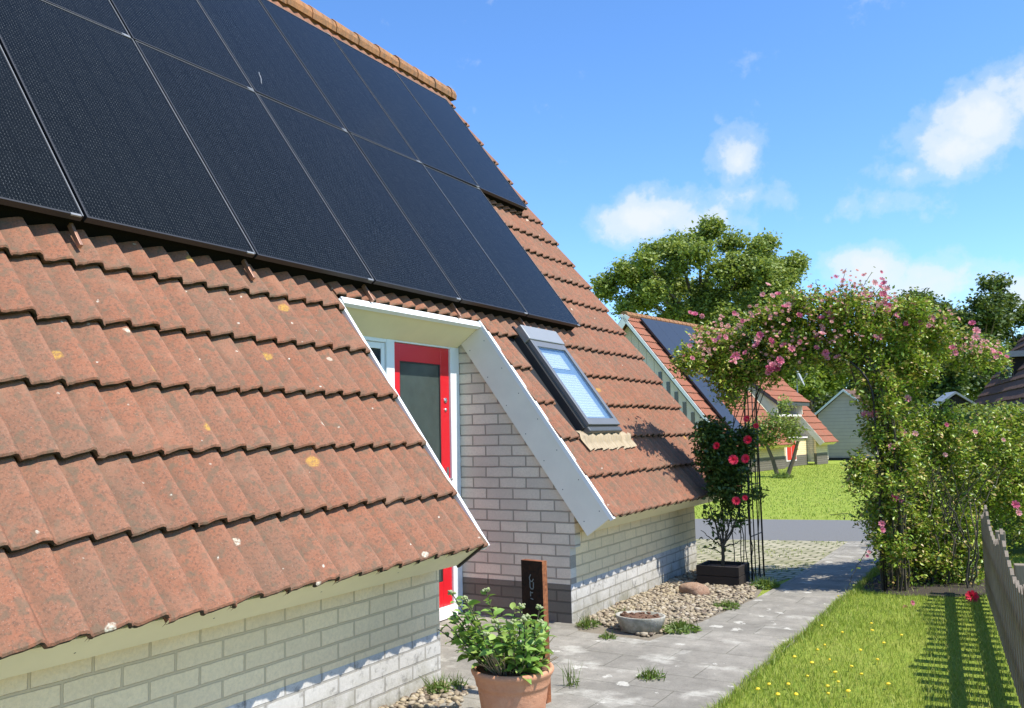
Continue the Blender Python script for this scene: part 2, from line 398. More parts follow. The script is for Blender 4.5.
def mat_stone(name,a,b_,c_,scale=14):
    m,nt,b=newmat(name); co=objco(nt); f=noise(nt,co,scale*6,5,.75); g=noise(nt,co,scale,5)
    c=mix(nt,ramp(nt,f,[(.35,0.),(.65,1.)]),a,b_); c=mix(nt,ramp(nt,g,[(.48,0.),(.65,.7)]),c,c_)
    setin(nt,b,'Base Color',c); b.inputs['Roughness'].default_value=.9; b.inputs['Specular IOR Level'].default_value=.2; bump(nt,b,f,.6,.01); return m
M['granite']=mat_stone('red_granite',(.20,.125,.085),(.42,.28,.19),(.30,.17,.11))
M['concrete']=mat_stone('weathered_concrete',(.30,.285,.24),(.46,.44,.37),(.22,.215,.16),8)
M['terracotta']=mat_stone('terracotta',(.50,.235,.135),(.56,.28,.165),(.58,.33,.21),3)
M['shaderust']=mat_stone('shaded_rusty_steel',(.022,.012,.009),(.05,.022,.013),(.015,.01,.008),7)  # darker copy of the rust, with the broad face's shade in its colour
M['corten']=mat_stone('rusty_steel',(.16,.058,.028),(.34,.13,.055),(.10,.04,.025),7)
def mat_fencewood():
    m,nt,b=newmat('weathered_fence_wood'); co=objco(nt)
    mp=nt.nodes.new('ShaderNodeMapping'); mp.inputs['Scale'].default_value=(14,14,1.2); nt.links.new(co,mp.inputs[0])
    g=noise(nt,mp.outputs[0],5,6,.7); isl=island(nt)
    c=mix(nt,g,(.16,.125,.09),(.36,.31,.245)); c=mix(nt,mth(nt,'MULTIPLY',isl,.35),c,(.14,.115,.09))
    setin(nt,b,'Base Color',c); b.inputs['Roughness'].default_value=.9; b.inputs['Specular IOR Level'].default_value=.15; bump(nt,b,g,.4,.006); return m
M['fence']=mat_fencewood()
def mat_boards(name,axis,col,period=.16):
    m,nt,b=newmat(name); co=objco(nt); s=nt.nodes.new('ShaderNodeSeparateXYZ'); nt.links.new(co,s.inputs[0])
    f=mth(nt,'FRACT',mth(nt,'DIVIDE',s.outputs[axis],period)); gap=mth(nt,'LESS_THAN',f,.09)
    n=noise(nt,co,3,5); c=mix(nt,n,tuple(v*.8 for v in col),tuple(v*1.12 for v in col)); c=mix(nt,mth(nt,'MULTIPLY',gap,.55),c,tuple(v*.4 for v in col))
    setin(nt,b,'Base Color',c); b.inputs['Roughness'].default_value=.7; bump(nt,b,f,.5,.015); return m
M['shedboard']=mat_boards('grey_weatherboard',2,(.46,.41,.40))
M['gableboard']=mat_boards('white_green_gable_board',0,(.66,.56,.52),.30)

ROSE_LEAF=[(.05,.095,.014),(.12,.21,.024),(.21,.33,.034),(.32,.43,.048),(.42,.48,.07),(.40,.28,.10)]
M['roseleaf']=mat_leaf('rose_leaf',ROSE_LEAF,.26,.38)
M['darkroseleaf']=mat_leaf('dark_rose_leaf',[(.03,.06,.016),(.05,.095,.022),(.085,.14,.03)],.22,.4)
M['potleaf']=mat_leaf('pale_broad_leaf',[(.12,.25,.045),(.17,.32,.06),(.25,.40,.085),(.35,.47,.12)],.3,.42)
M['bud']=mat_leaf('pale_flower_bud',[(.30,.36,.13),(.40,.44,.20),(.36,.40,.22)],.2,.6)
M['treeleaf']=mat_leaf('tree_leaf',[(.13,.19,.045),(.20,.27,.06),(.27,.34,.075),(.35,.40,.105)],.35,.5)
M['limeleaf']=mat_leaf('lime_leaf',[(.12,.20,.025),(.18,.27,.035),(.25,.33,.05)],.4,.5)
M['darkleaf']=mat_leaf('dark_leaf',[(.040,.075,.022),(.065,.11,.03),(.10,.155,.042)],.22,.5)
M['hedgeleaf']=mat_leaf('hedge_leaf',[(.09,.15,.022),(.15,.21,.03),(.23,.27,.045)],.3,.5)
M['weed']=mat_leaf('weed_leaf',[(.07,.13,.02),(.11,.18,.03),(.16,.22,.05)],.3,.5)
def mat_petal(name,cols):
    m,nt,b=newmat(name); oi=nt.nodes.new('ShaderNodeObjectInfo'); isl=island(nt)
    f=mth(nt,'ADD',mth(nt,'MULTIPLY',oi.outputs['Random'],.7),mth(nt,'MULTIPLY',isl,.3))
    k=len(cols); c=ramp(nt,f,[((i+.5)/k,c_) for i,c_ in enumerate(cols)])
    setin(nt,b,'Base Color',c); b.inputs['Roughness'].default_value=.6
    tr=nt.nodes.new('ShaderNodeBsdfTranslucent'); nt.links.new(c,tr.inputs['Color'])
    ms=nt.nodes.new('ShaderNodeMixShader'); ms.inputs[0].default_value=.3
    nt.links.new(b.outputs[0],ms.inputs[1]); nt.links.new(tr.outputs[0],ms.inputs[2]); nt.links.new(ms.outputs[0],nt.nodes['Material Output'].inputs[0])
    return m
M['pink']=mat_petal('pink_petal',[(.55,.09,.19),(.66,.17,.28),(.74,.30,.36),(.76,.45,.42)])
M['fadedpink']=mat_petal('faded_pink_petal',[(.62,.20,.22),(.72,.36,.32),(.78,.50,.42),(.70,.42,.28)]); M['redpetal']=mat_petal('red_petal',[(.62,.012,.05),(.72,.03,.085)])
M['yellow']=mat_plain('yellow_petal',(.80,.58,.02),.6,var=.05,bs=0)

# ------------------------------------------------------------------ foliage helpers
def leaf_mesh(C, size, up=.5, fold=.25, aspect=.55, dirs=None, r=rng):
    """one folded leaf (two triangles sharing the midrib) per row of C"""
    n=len(C); size=np.broadcast_to(np.asarray(size,float),(n,))
    nr=r.normal(size=(n,3)); nr[:,2]=np.abs(nr[:,2])+up; nr/=np.linalg.norm(nr,axis=1)[:,None]
    d=r.normal(size=(n,3)) if dirs is None else dirs+.35*r.normal(size=(n,3))
    d-=nr*(d*nr).sum(1)[:,None]; d/=np.linalg.norm(d,axis=1)[:,None]+1e-9
    s=np.cross(nr,d); L=size[:,None]; W=L*aspect*.5
    V=np.empty((n,4,3)); V[:,0]=C-d*L*.5; V[:,1]=C+s*W-d*L*.08+nr*W*fold; V[:,2]=C+d*L*.5-nr*L*.08; V[:,3]=C-s*W-d*L*.08+nr*W*fold
    i=np.arange(n)[:,None]*4
    F=np.concatenate([i+np.array([[0,1,2]]),i+np.array([[0,2,3]])],1).reshape(-1,3)
    return V.reshape(-1,3),F
def clump_points(clumps, n, shell=.45, r=rng):
    """n points spread through ellipsoids (centre, radii, weight)"""
    w=np.array([c[2] for c in clumps],float); w/=w.sum()
    k=r.choice(len(clumps),n,p=w); C=np.array([c[0] for c in clumps])[k]; R=np.array([np.broadcast_to(c[1],3) for c in clumps])[k]
    d=r.normal(size=(n,3)); d/=np.linalg.norm(d,axis=1)[:,None]
    u=r.random(n)**shell
    return C+R*d*u[:,None], d
def sprig_leaves(clumps, n_sprig, per, size, sprig_len, up=.5, shell=.45, r=rng, outward=.6, aspect=.55):
    P,d=clump_points(clumps,n_sprig,shell,r)
    t=d*outward+r.normal(size=d.shape)*.6; t[:,2]+=.15; t/=np.linalg.norm(t,axis=1)[:,None]
    k=np.arange(per)/max(1,per-1)
    C=P[:,None,:]+t[:,None,:]*(k[None,:,None]-.5)*sprig_len+r.normal(size=(n_sprig,per,3))*sprig_len*.13
    C=C.reshape(-1,3); D=np.repeat(t,per,0)
    sz=size*(.65+.7*r.random(len(C)))
    return leaf_mesh(C,sz,up,dirs=D,r=r,aspect=aspect)
def blossom_mesh(name,mat,whorls=((5,.9,.25),(5,.65,.7),(4,.4,1.1))):
    V=[];F=[]
    for wi,(k,R,tilt) in enumerate(whorls):
        for j in range(k):
            a=2*pi*(j+.37*wi)/k
            for (ra,w,h) in ((.12,.10,0.),(.6,.42,.18+tilt*.25),(1.,.30,.18+tilt*.55)):
                for sgn in (-1,0,1):
                    t=a+sgn*w*.9; rad=R*ra*(1-.25*tilt*ra); bow=.10*(1-abs(sgn))
                    V.append((rad*cos(t),rad*sin(t),h*R-.08*wi*0-bow*.3))
            b=len(V)-9
            for q in (0,1):
                for p in (0,1): F.append((b+q*3+p,b+q*3+p+1,b+(q+1)*3+p+1,b+(q+1)*3+p))
    me=bpy.data.meshes.new(name); me.from_pydata(V,[],F); me.materials.append(mat)
    me.polygons.foreach_set('use_smooth',[True]*len(me.polygons)); me.update(); return me
ME_PINK=blossom_mesh('pink_rose_blossom',M['pink'],((7,.95,.45),(6,.78,.85),(5,.5,1.2))); ME_RED=blossom_mesh('red_rose_blossom',M['redpetal'],((9,1,.30),(8,.86,.62),(7,.66,.95),(5,.4,1.3)))
def add_blossom(me,parent,p,size,face=None,label=None):
    o=bpy.data.objects.new('blossom',me); COL.objects.link(o); o.parent=parent
    o.location=Vector(np.asarray(p)-ORI[parent.name])
    f=Vector(face if face is not None else (0,0,1)); q=f.to_track_quat('Z','Y')
    o.rotation_euler=(q.to_matrix()@Matrix.Rotation(random.uniform(0,6.28),3,'Z')).to_euler(); o.scale=(size,)*3
    if label: o['label']=label
    return o

# ------------------------------------------------------------------ roof geometry shared by the houses
AL=radians(54.1); SA,CA=sin(AL),cos(AL)
QX,QZ=-2.813,.843
COURSE=.377; WAVE=.1585
def RP(s,y,h,qx=QX,qz=QZ):
    return np.array([qx-s*CA+h*SA, y, qz+s*SA+h*CA])
def wave(fr):
    fr=np.asarray(fr)%1.0
    up=np.clip(fr/.70,0,1); up=.45*up+.55*(up*up*(3-2*up))
    dn=np.clip((1-fr)/.30,0,1); dn=dn*dn*(3-2*dn)
    return np.where(fr<.70,up,dn)
FR=np.array([0,.08,.2,.38,.55,.68,.76,.82,.88,.94])
def tile_field(name, ncourse, segs_of, parent, mats, qx=QX, qz=QZ, y_origin=1.64, amp=.043, lift=.040, waves=2, r=rng, fr=FR, jit=1.0):
    """courses of interlocking tiles; every tile is its own island so its colour and seat vary"""
    V=[];F=[];MI=[];n=0
    for k in range(ncourse):
        s0=k*COURSE
        for sg_ in segs_of(k):
            ya,yb=sg_[:2]; s0=max(k*COURSE,sg_[2] if len(sg_)>2 else -1.)
            i0=int(math.floor((ya-y_origin)/(WAVE*waves)))-1; i1=int(math.ceil((yb-y_origin)/(WAVE*waves)))+1
            for i in range(i0,i1):
                t0=y_origin+i*WAVE*waves; t1=t0+WAVE*waves
                a,b=max(t0,ya),min(t1,yb)
                if b-a<.012: continue
                ys=np.concatenate([t0+(w+fr)*WAVE for w in range(waves)]); ys=ys[(ys>a+.004)&(ys<b-.004)]
                ys=np.concatenate([[a],ys,[b]])
                w=wave((ys-y_origin)/WAVE)*amp; w[-1]=wave((b-1e-4-y_origin)/WAVE)*amp; w[0]=wave((a+1e-4-y_origin)/WAVE)*amp
                if a==t0 and a>ya+.02: ys[0]=a-.010; w[0]=w[1]-.012 if False else wave(1e-4)*amp-.006
                ds=r.normal()*.0035*jit; dh=r.normal()*.0012*jit; tl=r.normal()*.0008*jit
                dh=dh+np.linspace(-tl,tl,len(ys))
                chip=r.normal(size=len(ys))*.0022*jit
                rows=[]
                top=k*COURSE+COURSE+.045; lf=lift; kb=k*COURSE
                for (s,h) in ((s0+.006,lift-.030),(s0+.0005,lift-.020),(s0+.001,lift-.007),(s0+.009,lift),((s0+kb+COURSE)*.5,lift*.5),(top,lift*(kb+COURSE-top)/COURSE)):
                    ss=s+ds+(chip if s<s0+.02 else 0); hh=w+h+dh-.045
                    rows.append(np.stack([qx-ss*CA+hh*SA,ys,qz+ss*SA+hh*CA],1))
                # down-turned ends
                m=len(ys); base=n
                arr=np.stack(rows,0)   # rows x m x 3
                V.append(arr.reshape(-1,3))
                for q in range(5):
                    for j in range(m-1):
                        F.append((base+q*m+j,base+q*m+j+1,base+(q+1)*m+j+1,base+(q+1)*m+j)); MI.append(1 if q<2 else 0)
                n+=6*m
                for j in (0,m-1):
                    e=arr[[0,3,4,5],j].copy(); e2=e.copy(); e2[:,0]-=.024*SA; e2[:,2]-=.024*CA
                    V.append(np.vstack([e,e2]))
                    for q in range(3):
                        F.append((n+q,n+q+1,n+4+q+1,n+4+q)); MI.append(0)
                    n+=8
    o=meshobj(name,np.vstack(V),F,mats,parent,MI)
    me=o.data; me.polygons.foreach_set('use_smooth',np.ones(len(me.polygons),bool))
    # keep the nose of each tile crisp
    try: me.set_sharp_from_angle(angle=radians(38))
    except Exception: pass
    return o

# ================================================================== SKY AND LIGHT
SUN_EL=radians(57); SUN_AZ=radians(3)   # azimuth from +X towards +Y
sd=np.array([cos(SUN_EL)*cos(SUN_AZ),cos(SUN_EL)*sin(SUN_AZ),sin(SUN_EL)])
ld=bpy.data.lights.new('sun','SUN'); ld.energy=4.0; ld.angle=radians(.53); ld.color=(1,.945,.85)
so=bpy.data.objects.new('sun',ld); COL.objects.link(so); so.rotation_euler=Vector(sd).to_track_quat('Z','Y').to_euler(); so.location=(20,0,30)
w=bpy.data.worlds.new('World'); scene.world=w; w.use_nodes=True; nt=w.node_tree
bg=nt.nodes['Background']; sky=nt.nodes.new('ShaderNodeTexSky'); sky.sky_type='NISHITA'; sky.sun_disc=False
sky.sun_elevation=SUN_EL; sky.sun_rotation=pi/2-SUN_AZ; sky.air_density=1.0; sky.dust_density=.15; sky.ozone_density=2.2; sky.altitude=0
tc=nt.nodes.new('ShaderNodeTexCoord'); dirv=tc.outputs['Generated']
def vmath(op,a,b=None):
    n=nt.nodes.new('ShaderNodeVectorMath'); n.operation=op
    for s,v in zip(n.inputs,(a,b)):
        if v is None: continue
        if hasattr(v,'is_linked'): nt.links.new(v,s)
        else: s.default_value=v
    return n
# cumulus puffs at fixed compass directions: centre direction, half width, half height, strength
CLOUDS=[((-.352,.905,.235),.052,.024,1.0),((-.330,.912,.240),.040,.022,.9),((-.300,.921,.228),.04,.016,.45),
        ((-.2473,.9259,.2856),.026,.024,.95),((-.248,.936,.253),.030,.014,.35),
        ((-.05,.9585,.272),.052,.026,.95),((-.012,.955,.295),.05,.028,1.0),((.035,.95,.310),.05,.034,1.0),((-.085,.962,.258),.03,.018,.7),((-.105,.968,.232),.03,.014,.35),
        ((-.125,.979,.162),.034,.026,1.0),((-.06,.987,.150),.052,.020,.9),((-.088,.986,.140),.05,.02,.8),((.012,.992,.121),.04,.022,.9),((.09,.985,.14),.06,.03,.9)]
acc=None
nz=nt.nodes.new('ShaderNodeTexNoise'); nz.inputs['Scale'].default_value=16; nz.inputs['Detail'].default_value=9; nz.inputs['Roughness'].default_value=.60
nt.links.new(dirv,nz.inputs['Vector'])
for c,hw,hh,st in CLOUDS:
    hw*=1.22; hh*=1.32
    c=np.array(c); c/=np.linalg.norm(c); h=np.array([c[1],-c[0],0]); h/=np.linalg.norm(h); v=np.cross(h,c)
    dx=mth(nt,'DIVIDE',vmath('DOT_PRODUCT',dirv,tuple(h)).outputs['Value'],hw); dy=mth(nt,'DIVIDE',mth(nt,'SUBTRACT',vmath('DOT_PRODUCT',dirv,tuple(v)).outputs['Value'],0.),hh)
    fr_=mth(nt,'GREATER_THAN',vmath('DOT_PRODUCT',dirv,tuple(c)).outputs['Value'],.5)
    q=mth(nt,'SUBTRACT',1.,mth(nt,'SQRT',mth(nt,'ADD',mth(nt,'MULTIPLY',dx,dx),mth(nt,'MULTIPLY',dy,dy))))
    q=mth(nt,'MULTIPLY',mth(nt,'MULTIPLY',mth(nt,'MAXIMUM',q,-1.2),st),fr_)
    q=mth(nt,'SUBTRACT',q,mth(nt,'MULTIPLY',mth(nt,'SUBTRACT',1.,fr_),1.2))
    acc=q if acc is None else mth(nt,'MAXIMUM',acc,q)
dens=mth(nt,'ADD',acc,mth(nt,'MULTIPLY',mth(nt,'SUBTRACT',nz.outputs['Fac'],.5),2.5))
cov=ramp(nt,mth(nt,'ADD',mth(nt,'MULTIPLY',dens,.6),.3),[(.22,0.),(.40,.22),(.62,.75),(.9,.97)],'EASE')
hs=nt.nodes.new('ShaderNodeHueSaturation'); hs.inputs['Saturation'].default_value=1.12; hs.inputs['Value'].default_value=1.0; nt.links.new(sky.outputs[0],hs.inputs['Color'])
SKY_STR=.15
tint=mix(nt,1.,hs.outputs[0],(.67,.82,1.),'MULTIPLY')
cl=mix(nt,cov,tint,(3.25,3.5,3.7))
nt.links.new(cl,bg.inputs['Color']); bg.inputs['Strength'].default_value=SKY_STR
vs=scene.view_settings; vs.view_transform='Standard'; vs.look='None'; vs.exposure=0.85; vs.gamma=1; vs.use_curve_mapping=False

# ================================================================== GROUND
def sheet(name,poly,z,mat,sub=0):
    P=[(x,y,z) for x,y in poly]
    return structure(meshobj(name,P,[tuple(range(len(P)))],mat,org=(0,0,0)))
structure(meshobj('ground',[(-600,-600,0),(600,-600,0),(600,900,0),(-600,900,0)],[(0,1,2,3)],M['lawn'],org=(0,0,0)))
BED=[(-1.40,8.72),(-1.05,8.60),(-.62,8.72),(-.36,8.95),(-.38,9.9),(-1.35,9.9),(-1.44,9.3)]
sheet('flower_bed',BED,.004,M['bedsoil'])
# the concrete path, a thin slab with a real edge
mb=MB(); PATH=[(-4.21,4.54),(-3.19,4.54),(-3.0,4.2),(-2.95,-1.5),(-1.55,-1.5),(-1.53,4.8),(-1.50,6.6),(-1.46,8.5),(-1.43,10.1),(-1.62,12.42),(-2.10,12.34),(-2.10,9.3),(-2.16,7.92),(-2.29,6.75),(-2.42,6.05),(-3.02,6.12),(-3.14,6.338),(-4.21,6.338)]
mb.prism([(x,y,-.05) for x,y in PATH],(0,0,.062)); structure(build(mb,'path',M['path'],org=(0,0,0)))
mb=MB(); mb.prism([(x,y,-.05) for x,y in [(-3.6,9.55),(-2.3,8.6),(-2.104,9.3),(-2.104,12.335),(-6.5,11.45),(-6.5,9.75)]],(0,0,.056)); structure(build(mb,'driveway',M['cobble'],org=(0,0,0)))
RD=np.array([cos(radians(11.5)),sin(radians(11.5))]); RN=np.array([-RD[1],RD[0]]); R0=np.array([-1.74,12.40])
def road_pt(a,b): p=R0+RD*a+RN*b; return (p[0],p[1])
sheet('road',[road_pt(-70,.02),road_pt(60,.02),road_pt(60,2.85),road_pt(-70,2.85)],.006,M['asphalt'])
sheet('gravel_bed',[(-3.18,6.36),(-3.02,6.13),(-2.42,6.05),(-2.29,6.75),(-2.16,7.92),(-2.25,8.6),(-2.4,9.3),(-3.18,9.6)],.004,M['gravelbase'])
sheet('gravel_strip',[(-3.18,-1.5),(-2.951,-1.5),(-3.0,4.2),(-3.18,4.52)],.004,M['gravelbase'])

# ================================================================== THE HOUSE
YL,YR=-2.0,9.94           # gable ends
RY0,RY1=4.56,6.31          # recess in the roof
RS=1.955                   # recess top, up the slope
NC=18; RIDGE_S=NC*COURSE
T=.245                     # roof thickness
WX=-3.18; XD=-4.2125; SWY=6.34; LWY=4.535
ORIG=np.array([-4.2,4.0,0.])
house=tag(empty('house',tuple(ORIG)),'white brick bungalow with a steep red tiled roof, solar panels and a recessed red door','house')
SKY0,SKY1=6.74,7.66; SKS0,SKS1=.72,2.1
def segs(k):
    s0=k*COURSE; out=[(YL,YR)]
    def cut(out,a,b):
        res=[]
        for (p,q) in out:
            if b<=p or a>=q: res.append((p,q)); continue
            if a>p: res.append((p,a))
            if b<q: res.append((b,q))
        return res
    if s0+.1<RS-.05: out=cut(out,RY0-.03,RY1+.02)
    if SKS0<=s0+.15 and s0<SKS1-.25: out=cut(out,SKY0,SKY1)
    if s0<RS+.05<s0+COURSE-.1:      # the course above the door starts behind the white head trim
        out=cut(out,RY0-.03,RY1+.02); out.append((RY0-.03,RY1+.02,RS+.055))
    return out
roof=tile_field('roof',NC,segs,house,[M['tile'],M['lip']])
# deck below the tiles (front), with the recess left open
mb=MB()
def slab(y0,y1,s0,s1,h0,h1,mi=0):
    mb.prism([RP(s0,y0,h0),RP(s1,y0,h0),RP(s1,y0,h1),RP(s0,y0,h1)],(0,y1-y0,0),mi)
slab(YL+.02,RY0-.035,.06,RIDGE_S,-.20,-.062); slab(RY0-.034,RY1+.034,RS+.07,RIDGE_S,-.20,-.062); slab(RY1+.035,YR-.02,.06,RIDGE_S,-.20,-.062)
build(mb,'roof_deck',M['dark'],house)
# rear slope, plain sheet of the same tiles seen only as an edge
rx=RP(RIDGE_S,0,0)[0]; rz=RP(RIDGE_S,0,0)[2]
def RPr(s,y,h): p=RP(s,y,h); p[0]=2*rx-p[0]; return p
mb=MB()
mb.prism([RPr(-.02,YL,-.14),RPr(RIDGE_S,YL,-.14),RPr(RIDGE_S,YL,-.02),RPr(-.02,YL,-.02)],(0,YR-YL,0)); build(mb,'rear_roof',M['tile'],house)
# ridge caps
V=[];F=[];n=0
kk=9; L=.40; y=YL-.02; i=0
while y<YR+.12:
    y1=min(y+L+.04,YR+.17); dh=random.uniform(-.006,.006)
    for (yy,sc) in ((y,1.07),(y+.03,1.08),(y1,.96)):
        for j in range(kk):
            t=pi*(-.12+1.24*j/(kk-1)); V.append((rx+.135*sc*cos(t),yy,rz-.055+dh+.135*sc*sin(t)))
    for q in (0,1):
        for j in range(kk-1): F.append((n+q*kk+j,n+q*kk+j+1,n+(q+1)*kk+j+1,n+(q+1)*kk+j))
    F.append(tuple(n+j for j in range(kk))[::-1]); F.append(tuple(n+2*kk+j for j in range(kk)))
    n+=3*kk; y+=L
meshobj('ridge_cap',V,F,M['ridge'],roof,smooth=False)
# verge board on the far gable
mb=MB(); mb.prism([RP(-.0,YR-.012,-.25),RP(RIDGE_S,YR-.012,-.25),RP(RIDGE_S,YR-.012,-.065),RP(-.0,YR-.012,-.065)],(0,.022,0)); build(mb,'verge_board',M['grey_board'],house)
# fascia boards square to the slope
for (a,b) in ((YL,RY0-.05),(RY1+.03,YR-.02)):
    mb=MB(); mb.prism([RP(.045,a,-.052),RP(.045,a,-T),RP(.025,a,-T),RP(.025,a,-.052)],(0,b-a,0))
    for i in range(int((b-a)/.62)):
        y_=a+.25+i*.62+random.uniform(-.03,.03); p_=RP(.0243,y_,-.16+random.uniform(-.02,.02)); mb.add(np.array([p_+np.array([SA*0+.0045*cos(t_)*SA,.0045*sin(t_),.0045*cos(t_)*CA]) for t_ in np.linspace(0,2*pi,7)[:-1]]),[(0,1,2,3,4,5)],1)
    build(mb,'fascia',[M['cream'],M['dark']],house)
# underside between fascia and wall
mb=MB()
for (a,b) in ((YL,RY0-.05),(RY1+.034,YR-.02)): 
    mb.prism([RP(.046,a,-T),RP(.60,a,-T),RP(.60,a,-T+.02),RP(.046,a,-T+.02)],(0,b-a,0))
build(mb,'eaves_soffit',M['cream'],house)
# dark end of the left eave and the left cheek
mb=MB(); mb.prism([RP(.012,RY0-.048,-.05),RP(RS,RY0-.048,-.05),RP(RS,RY0-.048,-T-.01),RP(.012,RY0-.048,-T-.01)],(0,.022,0)); build(mb,'cheek_board',M['dark'],house)
# right cheek board with lower end square to the slope
mb=MB(); mb.prism([RP(.0,RY1,-.012),RP(RS+.0,RY1,-.012),RP(RS+.0,RY1,-T),RP(.0,RY1,-T)],(0,SWY-RY1-.002,0))
for i in range(7):
    for h_ in (-.045,-.20):
        p_=RP(.10+i*.29+random.uniform(-.02,.02),RY1-.0012,h_+random.uniform(-.008,.008)); mb.add(np.array([[p_[0]+.0045*cos(t_),p_[1]+d_,p_[2]+.0045*sin(t_)] for d_ in (0,.003) for t_ in np.linspace(0,2*pi,7)[:-1]]),[(0,1,2,3,4,5)],1)
build(mb,'cheek_board',[M['grey_board'],M['dark']],house)
# head soffit of the recess
mb=MB(); mb.prism([RP(RS,RY0-.02,-.012),RP(RS+.02,RY0-.02,-.012),RP(RS+.02,RY0-.02,-T-.05),RP(RS,RY0-.02,-T-.05)],(0,RY1-RY0+.02-.002,0)); build(mb,'soffit',M['cream'],house)
# white edge trims (left, head, right)
mb=MB(); mb.prism([RP(.005,RY0-.030,-.006),RP(RS+.03,RY0-.030,-.006),RP(RS+.03,RY0-.030,-.055),RP(.005,RY0-.030,-.055)],(0,.028,0)); build(mb,'edge_trim',M['trim'],house)
mb=MB(); mb.prism([RP(RS-.012,RY0+.003,-.011),RP(RS+.045,RY0+.003,-.011),RP(RS+.045,RY0+.003,.004),RP(RS-.012,RY0+.003,.004)],(0,RY1-RY0-.006,0)); 
mb.prism([RP(RS-.012,RY0+.003,-.012),RP(RS-.001,RY0+.003,-.012),RP(RS-.001,RY0+.003,-.032),RP(RS-.012,RY0+.003,-.032)],(0,RY1-RY0-.006,0)); build(mb,'edge_trim',M['trim'],house)
mb=MB(); mb.prism([RP(-.02,RY1-.002,.020),RP(RS+.045,RY1-.002,.020),RP(RS+.045,RY1-.002,-.011),RP(-.02,RY1-.002,-.011)],(0,.045,0)); build(mb,'edge_trim',M['trim'],house)
# walls: pale brick above, painted plinth below
PZ=.31
def roof_z(x,h): # z of roof surface offset h at given x
    s=(QX+h*SA-x)/CA; return QZ+s*SA+h*CA
zt=roof_z(WX,-T+.0)
for (a,b) in ((YL+.15,LWY),(SWY,YR-.55)):
    mb=MB(); mb.prism([(WX,a,PZ),(WX,a,zt),(WX-.10,a,zt+.12),(WX-.10,a,PZ)],(0,b-a,0)); wl=build(mb,'wall',M['brickY'],house)
    mb=MB(); mb.box(WX-.10,WX+.002,a-(.002 if a>0 else 0),b+.002,-.05,PZ); build(mb,'plinth',M['plinthY'],wl)
# recess side wall (faces the camera), stepping out under the eave
mb=MB()
xs=[XD,WX-.001]; zz=lambda x: roof_z(x,-.21)
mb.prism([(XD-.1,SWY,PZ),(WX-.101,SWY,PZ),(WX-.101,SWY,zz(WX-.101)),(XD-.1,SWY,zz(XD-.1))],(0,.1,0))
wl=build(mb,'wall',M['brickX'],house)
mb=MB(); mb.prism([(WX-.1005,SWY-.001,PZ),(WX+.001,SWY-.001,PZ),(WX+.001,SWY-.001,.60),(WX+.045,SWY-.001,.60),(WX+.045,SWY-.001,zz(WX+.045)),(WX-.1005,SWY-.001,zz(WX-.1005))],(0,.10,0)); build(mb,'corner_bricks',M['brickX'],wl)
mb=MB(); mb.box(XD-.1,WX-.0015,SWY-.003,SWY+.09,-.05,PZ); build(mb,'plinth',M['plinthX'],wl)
# left inner wall of the recess and end gables
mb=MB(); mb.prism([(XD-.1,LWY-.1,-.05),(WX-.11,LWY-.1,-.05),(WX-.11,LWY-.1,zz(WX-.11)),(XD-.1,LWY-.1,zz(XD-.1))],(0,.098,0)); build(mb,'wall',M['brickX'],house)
for yy in (YL+.15,YR-.55-.1):
    x2=2*rx-WX
    mb=MB(); mb.prism([(WX-.102,yy,-.05),(WX-.102,yy,zt),(rx,yy,roof_z(rx,-.21)-.02),(x2,yy,zt),(x2,yy,-.05)],(0,.098,0)); build(mb,'gable_wall',M['brickX'],house)
mb=MB(); mb.box(2*rx-WX-.1,2*rx-WX,YL+.26,YR-.66,-.05,zt); build(mb,'wall',M['brickY'],house)
# door wall of the recess: frame, side window, red door
FZ=2.30
mb=MB()
mb.box(XD-.06,XD+.012,6.205,SWY-.002,.02,FZ)            # right jamb
mb.box(XD-.06,XD+.012,5.335,5.435,.02,FZ)                # mullion
mb.box(XD-.06,XD+.012,LWY+.003,4.62,.02,FZ)              # left jamb
mb.box(XD-.06,XD+.010,4.62,5.335,FZ-.075,FZ-.001); mb.box(XD-.06,XD+.010,5.435,6.205,FZ-.06,FZ-.001)
mb.box(XD-.06,XD+.010,4.62,5.335,.02,.10)
df=build(mb,'door_frame',M['frame_white'],house,bevel=.004)
mb=MB(); mb.box(XD-.06,XD+.006,LWY+.003,SWY-.002,FZ+.001,2.75); build(mb,'head_panel',M['frame_white'],df)
mb=MB(); mb.box(XD-.04,XD+.05,5.437,6.203,.02,.105); build(mb,'sill',M['white'],df,bevel=.004)
mb=MB(); d0,d1=5.437,6.203; z0,z1=.11,FZ-.062
mb.box(XD-.035,XD-.005,d0,d0+.085,z0,z1); mb.box(XD-.035,XD-.005,d1-.125,d1,z0,z1)
mb.box(XD-.035,XD-.007,d0+.085,d1-.125,z1-.14,z1); mb.box(XD-.035,XD-.007,d0+.085,d1-.125,z0,z0+.20)
dr=build(mb,'door',M['red'],house,bevel=.003)
mb=MB(); mb.box(XD-.026,XD-.016,d0+.084,d1-.124,z0+.199,z1-.139); build(mb,'pane',M['doorglass'],dr)
mb=MB(); g0_,g1_,h0_,h1_=d0+.085,d1-.125,z0+.20,z1-.14
mb.box(XD-.0155,XD-.009,g0_+.001,g0_+.010,h0_+.001,h1_-.001); mb.box(XD-.0155,XD-.009,g1_-.010,g1_-.001,h0_+.001,h1_-.001); mb.box(XD-.0155,XD-.009,g0_+.010,g1_-.010,h0_+.001,h0_+.010); mb.box(XD-.0155,XD-.009,g0_+.010,g1_-.010,h1_-.010,h1_-.001); build(mb,'gasket',M['dark'],dr)
